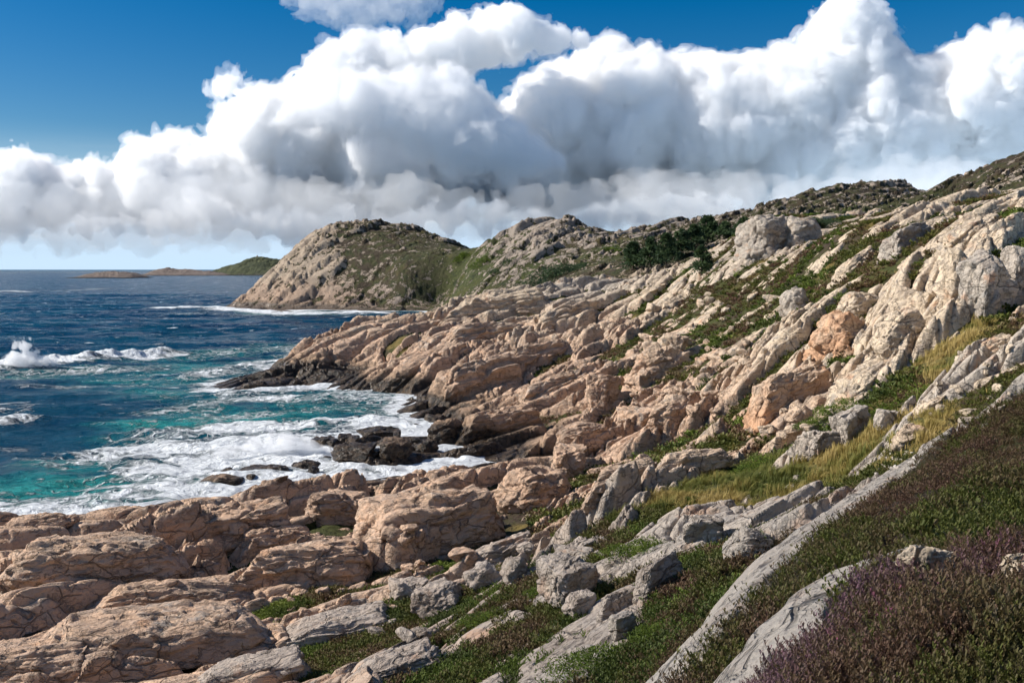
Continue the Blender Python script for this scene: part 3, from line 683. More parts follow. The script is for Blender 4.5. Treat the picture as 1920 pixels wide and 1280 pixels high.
class Land:
    """base height and soil level as a function of (x, y), tabulated on a (u, ln D) grid"""
    U0, U1, NU, V0, V1, NV_ = -0.76, 0.76, 260, math.log(2.0), math.log(960.0), 340
    def __init__(s):
        controls()
        C = np.array(CTRL, np.float64)
        P = np.stack([(C[:, 0] - CX) / F_PX, np.log(C[:, 1])], 1)
        val = np.stack([C[:, 2] / (C[:, 1] + 60.0), C[:, 3]], 1)
        W = tps_fit(P, val, 2e-4)
        gu, gv = np.meshgrid(np.linspace(s.U0, s.U1, s.NU), np.linspace(s.V0, s.V1, s.NV_))
        T = tps_eval(P, W, np.stack([gu.ravel(), gv.ravel()], 1)).reshape(s.NV_, s.NU, 2)
        T[..., 0] *= (np.exp(gv) + 60.0)
        s.T = T
    def base(s, x, y):
        y = np.maximum(y, 2.0)
        a = np.clip((x / y - s.U0) / (s.U1 - s.U0) * (s.NU - 1), 0, s.NU - 1.001)
        b = np.clip((np.log(y) - s.V0) / (s.V1 - s.V0) * (s.NV_ - 1), 0, s.NV_ - 1.001)
        i, j = a.astype(int), b.astype(int); f, g = (a - i)[..., None], (b - j)[..., None]
        T = s.T
        r = (T[j, i] * (1 - f) + T[j, i + 1] * f) * (1 - g) + (T[j + 1, i] * (1 - f) + T[j + 1, i + 1] * f) * g
        return r[..., 0].astype(np.float32), r[..., 1].astype(np.float32)
    PHI = math.radians(36)
    def surface(s, x, y):
        """height, soil-minus-rock, broken-ness"""
        x = np.asarray(x, np.float32); y = np.asarray(y, np.float32)
        b, soil = s.base(x, y)
        D = y
        c, n = math.cos(s.PHI), math.sin(s.PHI)
        wx = fbm2(x / 14.0, y / 14.0, 3, 11) * 3.0; wy = fbm2(x / 14.0, y / 14.0, 3, 23) * 3.0
        S = (x + wx) * c + (y + wy) * n; T = -(x + wx) * n + (y + wy) * c
        far = sstep(D, 230, 420)
        big = 1.0 + far * 0.15                        # coarser, higher relief far away
        near = sstep(D, 14, 60); calm = 0.10 + 0.90 * sstep(D, 22, 85)
        low = 0.25 * sstep(b, -3.0, 1.5) + 0.75 * sstep(b, -1.5, 5.0)
        rock = np.zeros_like(x)
        smooth = sstep(fbm2(S / 20.0, T / 9.0, 3, 88), -0.12, 0.34)      # 0: clean slab, 1: broken ground
        # whalebacks and ledges: cells long in the strike, dipping to the sea, stepping down toward the land side
        for k, (ls, lt, amp, dip, wid, seed) in enumerate(((20.0, 7.0, 1.85, 0.42, 0.15, 1), (7.0, 3.1, 0.95, 0.40, 0.13, 2), (2.6, 1.4, 0.40, 0.36, 0.11, 3), (0.95, 0.6, 0.16, 0.28, 0.11, 4))):
            if k < 3:
                q = big
            else: q = 1.0
            f1, e, ha, hb, ox, oy = worley2(S / (ls * 1.0) + 3.3 * k, T / lt, seed * 31)
            if k == 0:
                f1b, eb, hab, hbb, oxb, oyb = worley2(S / (ls * 1.5) + 1.3, T / (lt * 1.5), seed * 77)
                e = e * (1 - far) + eb * far; ha = ha * (1 - far) + hab * far; hb = hb * (1 - far) + hbb * far; oy = oy * (1 - far) + oyb * far
            rnd = 0.55 * (1.0 - np.exp(-np.maximum(e, 0) / wid)) + 0.45 * sstep(e, 0.0, wid * 0.75)
            tilt = -dip * (0.6 + 0.8 * hb) * oy * lt * 0.8
            cleft = (0.85 * np.exp(-(np.maximum(e, 0) / 0.040) ** 2), 0.50 * np.exp(-(np.maximum(e, 0) / 0.055) ** 2), 0.16 * np.exp(-(np.maximum(e, 0) / 0.06) ** 2), 0.0)[k]
            tilt = tilt + ((ha * 7.31) % 1.0 - 0.5) * 0.5 * ox * ls * 0.22
            blk = amp * ((ha - 0.5) * 1.3 + 0.9 * rnd - 0.55) + tilt * rnd
            if k == 3: blk = blk * (D < 140)
            if k: blk = blk * (0.25 + 1.25 * smooth) if k < 3 else blk * smooth
            rock += blk * q - cleft * (1 - 0.6 * far)
            if k == 1: crack = e
        rock += 0.35 * fbm2(x / 5.0, y / 5.0, 4, 5) * big + far * 3.0 * fbm2(x / 60.0, y / 60.0, 3, 9)
        up = sstep(b, 13.0, 24.0) * sstep(D, 60, 90) * (1 - far)
        rock *= low * (0.06 + 0.94 * near) * (1 - 0.35 * up)
        rock -= 0.6 * np.maximum(rock, 0) * np.maximum(blob(x, y, [(200, 86, 300, 0.08), (430, 88, 200, 0.10), (640, 96, 130, 0.08)]), 0)
        rock *= 1 - 0.62 * blob(x, y, [(1450, 45, 170, 0.14), (1330, 52, 120, 0.10)])
        mb = blob(x, y, [(1400, 150, 190, 0.20), (1560, 135, 130, 0.16), (1300, 175, 120, 0.12)])
        rock *= 1 - 0.42 * mb
        soil = soil + 0.30 * up * sstep(D, 235, 215) + 0.75 * mb
        lump = 0.10 * fbm2(x / 0.55, y / 0.55, 3, 61) + 0.22 * fbm2(x / 2.2, y / 2.2, 3, 67) + far * 0.6 * fbm2(x / 12, y / 12, 3, 63)
        so = soil * (0.25 + 0.5 * near + 0.4 * far) + (0.95 * fbm2(x / 9.0, y / 9.0, 4, 71) + 0.5 * fbm2(x / 2.6, y / 2.6, 3, 79)) * calm + lump * (0.4 + 0.6 * calm) + 0.30 * far
        so = np.where(b < 2.2, so - (2.2 - b) * 2, so)
        
        so = so + 0.30 * (0.5 - np.abs(fbm2(x / 1.15, y / 1.15, 3, 431)) * 2.0) * sstep(y, 60, 30) * (soil > -0.2)
        rf = ramp_field(x, y); inr = 1 - sstep(rf, 0.75, 1.05)
        rim = 1 - sstep(rf, 0.55, 1.5)
        wq = sstep(y, 42, 26) * sstep(x / y, 0.13, 0.20) * (rf > 1.0) * (soil > -0.9)
        so = so + wq * np.maximum(0, rock + 0.10 - so)
        rr = 0.10 * fbm2(x / 1.1, y / 1.1, 4, 411) + 0.05 * fbm2((x * c + y * n) / 0.8, (-x * n + y * c) / 0.18, 3, 415) + 0.34 * rim
        rock = rock * (1 - inr) + rr * inr
        so = so * (1 - inr) + (rock - 0.6) * inr
        d = so - rock
        k = 0.10
        hgt = np.maximum(rock, so) 
        z = b + hgt
        return z, d, rock
def blob(x, y, items):
    r = np.zeros(len(x), np.float32)
    for px, D, rpx, rln in items:
        r = np.maximum(r, np.exp(-((x / y * F_PX + CX - px) / rpx) ** 2 - (np.log(y / D) / rln) ** 2))
    return r
def wetline(x, y):
    x = np.asarray(x, np.float32); y = np.asarray(y, np.float32)
    w = 1.1 + 3.4 * blob(x, y, [(560, 195, 170, 0.14), (760, 165, 110, 0.14), (720, 130, 150, 0.10), (870, 112, 110, 0.09), (700, 120, 260, 0.16)]) + 3.2 * blob(x, y, [(560, 575, 420, 0.05)])
    return w + 2.4 * blob(x, y, [(60, 87, 260, 0.05), (240, 90, 160, 0.04)])
def tone_of(x, y):
    """how grey the granite is"""
    x = np.asarray(x, np.float32); y = np.asarray(y, np.float32)
    g = 0.75 * sstep(x / y * F_PX + CX, 500, 1000) * sstep(y, 66, 48) + 0.75 * sstep(y, 330, 480) * sstep(x / y * F_PX + CX, 600, 760)
    g = np.maximum(g, 0.7 * blob(x, y, [(1430, 200, 110, 0.12), (1130, 390, 80, 0.1), (1880, 330, 300, 0.2), (1120, 245, 160, 0.1)]))
    return np.clip(g, 0, 1)
def heath_of(x, y):
    """how much of a far hill is overgrown"""
    x = np.asarray(x, np.float32); y = np.asarray(y, np.float32); px = x / y * F_PX + CX
    h = 0.55 + 0.45 * blob(x, y, [(770, 605, 130, 0.06), (690, 618, 90, 0.03), (860, 590, 110, 0.12)]) - 1.0 * sstep(px, 700, 560) * (y > 400)
    h = h + -0.85 * blob(x, y, [(1000, 545, 75, 0.06)]) + 0.30 * blob(x, y, [(1090, 560, 40, 0.05), (1480, 470, 200, 0.15), (1850, 320, 250, 0.2)]) + 0.12 * blob(x, y, [(1850, 320, 260, 0.2)]) + 0.25 * sstep(px, 1350, 1500)
    return h
def grass_of(x, y):
    x = np.asarray(x, np.float32); y = np.asarray(y, np.float32)
    g = blob(x, y, [(1250, 57, 130, 0.09), (1450, 54, 160, 0.12), (1620, 50, 90, 0.10), (1790, 68, 70, 0.16), (1740, 48, 60, 0.08)])
    g = np.maximum(g, 0.25 * blob(x, y, [(1600, 118, 120, 0.08)]))
    l = blob(x, y, [(900, 540, 160, 0.16), (1000, 480, 90, 0.15), (1150, 420, 120, 0.2), (1180, 31, 160, 0.25), (1050, 31, 130, 0.2), (1250, 38, 100, 0.12), (1550, 330, 200, 0.25)])
    return g, 0.85 * l
def build_terrain(land, q=1.0):
    cols = int(1200 * q)
    u = np.linspace(-0.70, 0.70, cols)
    v = np.concatenate([np.exp(np.linspace(math.log(2.6), math.log(30), int(380 * q), endpoint=False)), np.exp(np.linspace(math.log(30), math.log(260), int(1350 * q), endpoint=False)),
                        np.exp(np.linspace(math.log(260), math.log(860), int(620 * q)))])
    U, Y = np.meshgrid(u, v); X = U * Y
    sh = X.shape
    z, d, rock = land.surface(X.ravel(), Y.ravel())
    Z = z.reshape(sh)
    idx = np.arange(Z.size).reshape(sh)
    quads = np.stack([idx[:-1, :-1], idx[:-1, 1:], idx[1:, 1:], idx[1:, :-1]], -1).reshape(-1, 4)
    zq = z[quads].max(1); yq = Y.ravel()[quads].mean(1); uq = U.ravel()[quads].mean(1)
    pxq = uq * F_PX + CX
    keep = zq > -1.6
    # which body of land a face belongs to
    reg = np.zeros(len(quads), int)
    reg[(yq > 300)] = 1                                       # ground behind the ribs
    reg[(yq > 440) & (pxq < 915 + (yq - 440) * 0.0)] = 2      # far headland
    reg[(yq > 495) & (pxq >= 915) & (pxq < 1150)] = 3
    reg[(yq > 400) & (pxq >= 1195) & (pxq < 1632)] = 4
    reg[(yq > 420) & (pxq >= 1632) & (pxq < 1712)] = 5
    reg[(yq > 250) & (pxq >= 1712)] = 6
    names = [('terrain', 'rough pink granite coast with ribs of bedrock stepping down to the sea'), ('valley_terrain', 'green hollow with dark bushes behind the granite ribs'),
             ('headland', 'large dark topped granite headland running out into the sea'), ('hill', 'rounded grey granite dome beyond the green hollow'),
             ('hill', 'long low heathery ridge on the skyline'), ('hill', 'small rounded knoll on the skyline behind the long ridge'), ('hill', 'tall rocky hill rising to the upper right')]
    V = np.stack([X.ravel(), Y.ravel(), z], 1)
    # one set of normals for all pieces comes from the shared surface
    for r, (nm, lab) in enumerate(names):
        q_ = quads[keep & (reg == r)]
        if not len(q_): continue
        used, inv = np.unique(q_, return_inverse=True)
        me = mesh_np(nm, V[used], inv.reshape(-1, 4).astype(np.int32), MAT['land'])
        x_, y_ = V[used, 0], V[used, 1]; px_ = x_ / y_ * F_PX + CX
        attr(me, 'soil', d[used]); attr(me, 'wetline', wetline(x_, y_)); attr(me, 'far', sstep(y_, 215, 330)); attr(me, 'heath', heath_of(x_, y_)); attr(me, 'tone', tone_of(x_, y_))
        gr, lu = grass_of(x_, y_); attr(me, 'grass', gr); attr(me, 'lush', lu)
        tag(new_obj(nm, me), lab, kind='structure')
# ------------------------------------------------------------------ sea
def sea_point(px, py):
    rx, rz = ray(px, py); D = -CAM_Z / rz; return rx * D, D
FOAM = [  # along a line of photograph points on the water: width in metres, strength, teal
    (((-80, 690), (40, 684), (160, 676), (300, 664)), 9, 1.25, 0.9), (((-80, 700), (120, 694), (260, 690)), 9, 0.75, 0.9), (((0, 704), (180, 700), (330, 706)), 10, 0.42, 0.9),
    (((300, 668), (420, 660), (520, 652), (600, 650)), 14, 0.55, 0.9), (((380, 700), (470, 690), (560, 675), (606, 655)), 13, 0.95, 1.0), (((250, 720), (350, 712), (440, 705)), 14, 0.35, 0.9),
    (((460, 738), (560, 728), (680, 716), (730, 725)), 8, 1.05, 1.0), (((420, 752), (540, 748), (660, 745), (745, 752)), 10, 0.85, 1.0), (((360, 776), (480, 782), (620, 775), (750, 778)), 10, 0.62, 1.0),
    (((300, 812), (420, 806), (520, 800), (640, 795), (760, 795)), 8, 0.95, 0.9), (((220, 842), (340, 838), (460, 830), (560, 830), (700, 812)), 9, 1.15, 0.8), (((380, 862), (480, 858), (600, 850), (800, 850)), 9, 1.3, 0.8),
    (((300, 880), (400, 890), (520, 885), (640, 872), (830, 868)), 7, 1.15, 0.9), (((170, 868), (260, 872), (360, 880)), 6, 0.62, 1.0), (((240, 915), (340, 912), (430, 915)), 4, 0.85, 1.0),
    (((-100, 945), (60, 936), (170, 930), (280, 930), (400, 925)), 6, 0.7, 1.0), (((-100, 965), (40, 958), (150, 955), (260, 948)), 3.5, 0.95, 1.0), (((-50, 915), (60, 905), (160, 900)), 6, 0.35, 1.0),
    (((310, 578), (400, 576), (460, 582), (560, 587), (700, 588)), 13, 1.15, 0.6), (((330, 588), (430, 590), (520, 592)), 14, 0.55, 0.6), (((700, 586), (800, 583)), 8, 0.6, 0.5),
    (((-60, 548), (20, 546), (48, 547)), 12, 1.0, 0.3), (((120, 545), (200, 541)), 20, 0.75, 0.3), (((180, 528), (260, 527)), 30, 0.35, 0.2),
    (((285, 770), (340, 764), (400, 776)), 7, 0.62, 0.3), (((80, 728), (150, 724), (210, 722)), 5, 0.62, 0.5), (((190, 724), (250, 722)), 4, 0.6, 0.4), (((20, 792), (50, 790)), 3, 0.9, 0.5),
    (((0, 760), (60, 764)), 6, 0.42, 0.3), (((0, 832), (60, 838)), 5, 0.42, 0.4),
    (((60, 920), (180, 935), (300, 925)), 10, 0.3, 1.3), (((340, 790), (460, 786), (560, 790)), 10, 0.2, 1.2), (((230, 715), (330, 725), (420, 735)), 14, 0.15, 0.9), (((330, 690), (420, 680)), 16, 0.1, 0.9)]
def build_sea(land, q=1.0):
    cols = int(1050 * q)
    u = np.linspace(-0.74, 0.30, cols)
    v = np.concatenate([np.exp(np.linspace(math.log(60), math.log(260), int(1000 * q), endpoint=False)), np.exp(np.linspace(math.log(260), math.log(900), int(420 * q), endpoint=False)),
                        np.exp(np.linspace(math.log(900), math.log(80000), int(330 * q)))])
    U, Y = np.meshgrid(u, v); X = (U * Y).astype(np.float32); Y = Y.astype(np.float32)
    x, y = X.ravel(), Y.ravel()
    b, _ = land.base(x, np.minimum(y, 955)); b = np.where(y > 950, -10, b)
    foam = np.zeros(len(x), np.float32); teal = foam.copy(); lift = foam.copy()
    wx = x + 5 * fbm2(x / 22, y / 22, 3, 91); wy = y + 5 * fbm2(x / 22, y / 22, 3, 92)
    for k, (pts, wid, st, tl) in enumerate(FOAM):
        P = np.array([sea_point(*p) for p in pts])
        best = np.full(len(x), 1e9, np.float32)
        lo, hi = P.min(0) - wid * 4, P.max(0) + wid * 4
        sel = np.where((x > lo[0]) & (x < hi[0]) & (y > lo[1]) & (y < hi[1]))[0]
        if not len(sel): continue
        dmin = np.full(len(sel), 1e9, np.float32)
        for a, c in zip(P[:-1], P[1:]):
            d = c - a; tt = np.clip(((wx[sel] - a[0]) * d[0] + (wy[sel] - a[1]) * d[1]) / (d @ d), 0, 1)
            dmin = np.minimum(dmin, np.hypot(wx[sel] - a[0] - tt * d[0], wy[sel] - a[1] - tt * d[1]))
        g = np.exp(-(dmin / wid) ** 2)
        foam[sel] = np.maximum(foam[sel], st * g); teal[sel] = np.maximum(teal[sel], tl * np.exp(-(dmin / (wid * 1.8)) ** 2))
        if st > 0.8: lift[sel] = np.maximum(lift[sel], np.exp(-(dmin / (wid * 0.6)) ** 2) * (2.3 if k == 0 else 0.8))
    near = sstep(b, -2.6, -0.4)
    foam = np.maximum(foam, near * 1.05); teal = np.maximum(teal, sstep(b, -5, -1.5) * 0.9)
    foam += 0.10 + 0.16 * fbm2(x / 60, y / 60, 3, 33)
    foam -= 0.06 * sstep(y, 500, 2500)
    # waves
    def ridge(a, s): n = np.abs(fbm2(*a, 3, s, gain=0.45)); return 1 - np.clip(n * 2.2, 0, 1)
    res = np.clip(1.2 - y / 1800.0, 0, 1)
    z = 1.1 * (ridge((x / 70 + 0.2 * y / 40, y / 26), 41) - 0.5) + 0.62 * (ridge((x / 22, y / 9), 43) - 0.5) * res + 0.26 * fbm2(x / 5, y / 3, 3, 47) * sstep(y, 500, 260)
    shore = sstep(b, -0.6, -2.6)
    z = z * (0.25 + 0.75 * shore) + lift * (0.75 + 0.8 * fbm2(x / 5, y / 4, 4, 51)) + 0.3 * foam.clip(0, 1) * fbm2(x / 2.5, y / 2.0, 3, 53) * (y < 500)
    z -= 0.1
    idx = np.arange(len(x)).reshape(X.shape)
    quads = np.stack([idx[:-1, :-1], idx[:-1, 1:], idx[1:, 1:], idx[1:, :-1]], -1).reshape(-1, 4)
    keep = b[quads].min(1) < 1.2
    used, inv = np.unique(quads[keep], return_inverse=True)
    V = np.stack([x, y, z], 1)[used]
    me = mesh_np('sea', V, inv.reshape(-1, 4).astype(np.int32), MAT['sea'])
    attr(me, 'foam', foam[used]); attr(me, 'teal', teal[used]); attr(me, 'far', sstep(y[used], 300, 2000))
    tag(new_obj('sea', me), 'deep blue sea with white breakers and turquoise surf', kind='structure')
# ------------------------------------------------------------------ rocks standing on the bedrock
def hit(land, px, py, d0=6.0, d1=900.0):
    rx, rz = ray(px, py)
    D = np.exp(np.linspace(math.log(d0), math.log(d1), 1500))
    z, _, _ = land.surface(rx * D, D)
    z = np.maximum(z, -0.3)
    below = np.where(CAM_Z + rz * D < z)[0]
    i = below[0] if len(below) else -1
    return Vector((rx * D[i], D[i], float(z[i])))
def rock_shape(seed, sub, dims, style):
    """vertices of a weathered granite block, centred, half sizes dims"""
    rng = np.random.default_rng(seed)
    V, Fa = ico(sub)
    N = []; O = []
    if style in ('block', 'angular'):
        j = 0.22 if style == 'block' else 0.42
        for ax in range(3):
            for sg in (-1, 1):
                n = np.zeros(3); n[ax] = sg; n += rng.normal(0, j, 3) * (0.5 if ax == 2 and sg > 0 else 1); N.append(n / np.linalg.norm(n)); O.append(rng.uniform(0.60, 0.80))
        for k in range(7 if style == 'angular' else 5):
            n = rng.normal(0, 1, 3); N.append(n / np.linalg.norm(n)); O.append(rng.uniform(0.74, 0.92))
        p = 40.0 if style == 'angular' else 26.0; lim = 1.25
    elif style == 'slab':                            # dips toward +y, steep broken face toward -y
        for n, o in (((0.05, 0.34, 1.0), 0.62), ((0.0, -1.0, 0.16), 0.70), ((0.1, -0.75, 0.85), 0.76), ((1.0, -0.15, 0.25), 0.86), ((-1.0, 0.1, 0.35), 0.86), ((0.0, 1.0, 0.2), 0.92), ((0, 0, -1), 0.8)):
            n = np.array(n) + rng.normal(0, 0.10, 3); N.append(n / np.linalg.norm(n)); O.append(o * rng.uniform(0.94, 1.06))
        for k in range(4):
            n = rng.normal(0, 1, 3); n[2] = abs(n[2]) * 0.5; N.append(n / np.linalg.norm(n)); O.append(rng.uniform(0.80, 0.95))
        p = 24.0; lim = 1.22
    else:                                            # dome
        for k in range(9):
            n = rng.normal(0, 1, 3); n[2] = abs(n[2]); N.append(n / np.linalg.norm(n)); O.append(rng.uniform(0.74, 0.95))
        n = np.array((0.2, -1.0, 0.25)) + rng.normal(0, 0.12, 3); N.append(n / np.linalg.norm(n)); O.append(0.68)
        p = 11.0; lim = 1.05
    N = np.array(N, np.float32); O = np.array(O, np.float32)
    dn = np.maximum(V @ N.T, 1e-3)
    rr = (O[None] / dn)
    r = ((rr ** -p).sum(1) + lim ** -p) ** (-1.0 / p)
    P = V * r[:, None]
    nrm = V.copy()
    dims = np.array(dims, np.float32); big = float(dims.max()); mn = float(dims.min())
    W = P * dims
    wv = np.stack([fbm3(W / (big * 0.5) + i * 7.7, 3, seed + i) for i in range(3)], 1)
    Q = W + wv * big * 0.10
    cs = np.array([0.95, 0.42, 0.40]) * np.maximum(dims, big * 0.40) if style in ('slab', 'dome') else np.array([0.75, 0.6, 0.6]) * np.maximum(dims, big * 0.45)
    f1, e, c, pv = worley3(Q / cs + 50.0, seed % 1000 + 3)
    d = (c - 0.5) * 0.26 * (1 - np.exp(-np.maximum(e, 0) / 0.06)) - 0.085 * np.exp(-np.maximum(e, 0) / 0.022)
    fac = lambda c, pv: pv[:, 0] * np.sin(c * 91.7) + pv[:, 1] * np.cos(c * 57.3) + pv[:, 2] * np.sin(c * 33.1)
    d += 0.13 * fac(c, pv) * (1 - np.exp(-np.maximum(e, 0) / 0.03))
    if sub >= 5:
        f2, e2, c2, pv2 = worley3(Q / (cs * 0.42) + 20.0, seed % 1000 + 9)
        d += 0.075 * fac(c2, pv2) + (c2 - 0.5) * 0.11 * (1 - np.exp(-np.maximum(e2, 0) / 0.08)) - 0.030 * np.exp(-np.maximum(e2, 0) / 0.03)
    d += 0.16 * fbm3(W / (big * 0.5) + 3.0, 4, seed + 31) + 0.045 * fbm3(W / (big * 0.10), 4, seed + 37, gain=0.6)
    n2 = nrm / np.maximum(dims, 1e-3); n2 /= np.linalg.norm(n2, axis=1)[:, None]
    return W + n2 * (d * (mn * 0.62 + big * 0.12))[:, None], Fa
def place_rock(land, name, spec, i):
    px, py, w, h, k, style, mat, label = spec[:8]
    yaw = spec[8] if len(spec) > 8 else None
    b = hit(land, px, py)
    D = b.y; s = D / F_PX
    width = w * s; depth = k * width
    tan = max((py - h * 0.5 - HORIZON), 0) / F_PX
    ht = max(h * s - depth * tan * 0.9, h * s * 0.45)
    fx = b.x / D
    sub = 6 if w > 95 else (5 if w > 34 else 4)
    if yaw is None: yaw = {'slab': 30, 'dome': 30}.get(style, random.Random(i).uniform(-40, 60))
    yr = math.radians(yaw)
    # half sizes so that the turned block shows the wanted width
    hx = width * 0.5 / max(abs(math.cos(yr)) + k * abs(math.sin(yr)), 0.55) * 1.12; hy = depth * 0.5 * 1.1
    hz = ht * 0.5 * 1.75
    V, Fa = rock_shape(1000 + i * 13, sub, (hx, hy, hz), style)
    c, n = math.cos(yr), math.sin(yr)
    V = np.stack([V[:, 0] * c - V[:, 1] * n, V[:, 0] * n + V[:, 1] * c, V[:, 2]], 1)
    if style == 'slab':                               # lie along the slope
        e = width * 0.4
        g0 = float(land.base(np.array([b.x - e * c]), np.array([b.y - e * n]))[0][0]); g1 = float(land.base(np.array([b.x + e * c]), np.array([b.y + e * n]))[0][0])
        sl = max(-0.3, min(0.5, (g1 - g0) / (2 * e))) * 0.8
        V[:, 2] += sl * (V[:, 0] * c + V[:, 1] * n)
    top = V[:, 2].max()
    # back it off along the sight line by half its depth and sink the foot into the ground
    half = 0.5 * (V[:, 1].max() - V[:, 1].min())
    Yc = D + half * 0.75
    zt = at(px, py - h, D + half * 0.9).z
    loc = Vector((fx * Yc, Yc, zt - top))
    ex, ey = 0.55 * np.abs(V[:, 0]).max(), 0.55 * np.abs(V[:, 1]).max()
    gz = land.surface(loc.x + np.array([0, ex, -ex, 0, 0]), loc.y + np.array([0, 0, 0, ey, -ey]))[0]
    gz = np.maximum(gz, -0.5)
    lift = -9.0 if D < 15 else loc.z + V[:, 2].min() - float(np.sort(gz)[1])            # never let the foot hang in the air
    if lift > -0.12 * (top - V[:, 2].min()): loc.z -= lift + 0.12 * (top - V[:, 2].min())
    me = mesh_np(name, V, Fa, MAT[mat])
    attr(me, 'wetline', wetline(V[:, 0] + loc.x, V[:, 1] + loc.y))
    o = new_obj(name, me); o.location = loc
    return tag(o, label, 'rock' if name != 'boulder' else 'boulder', kind='thing')
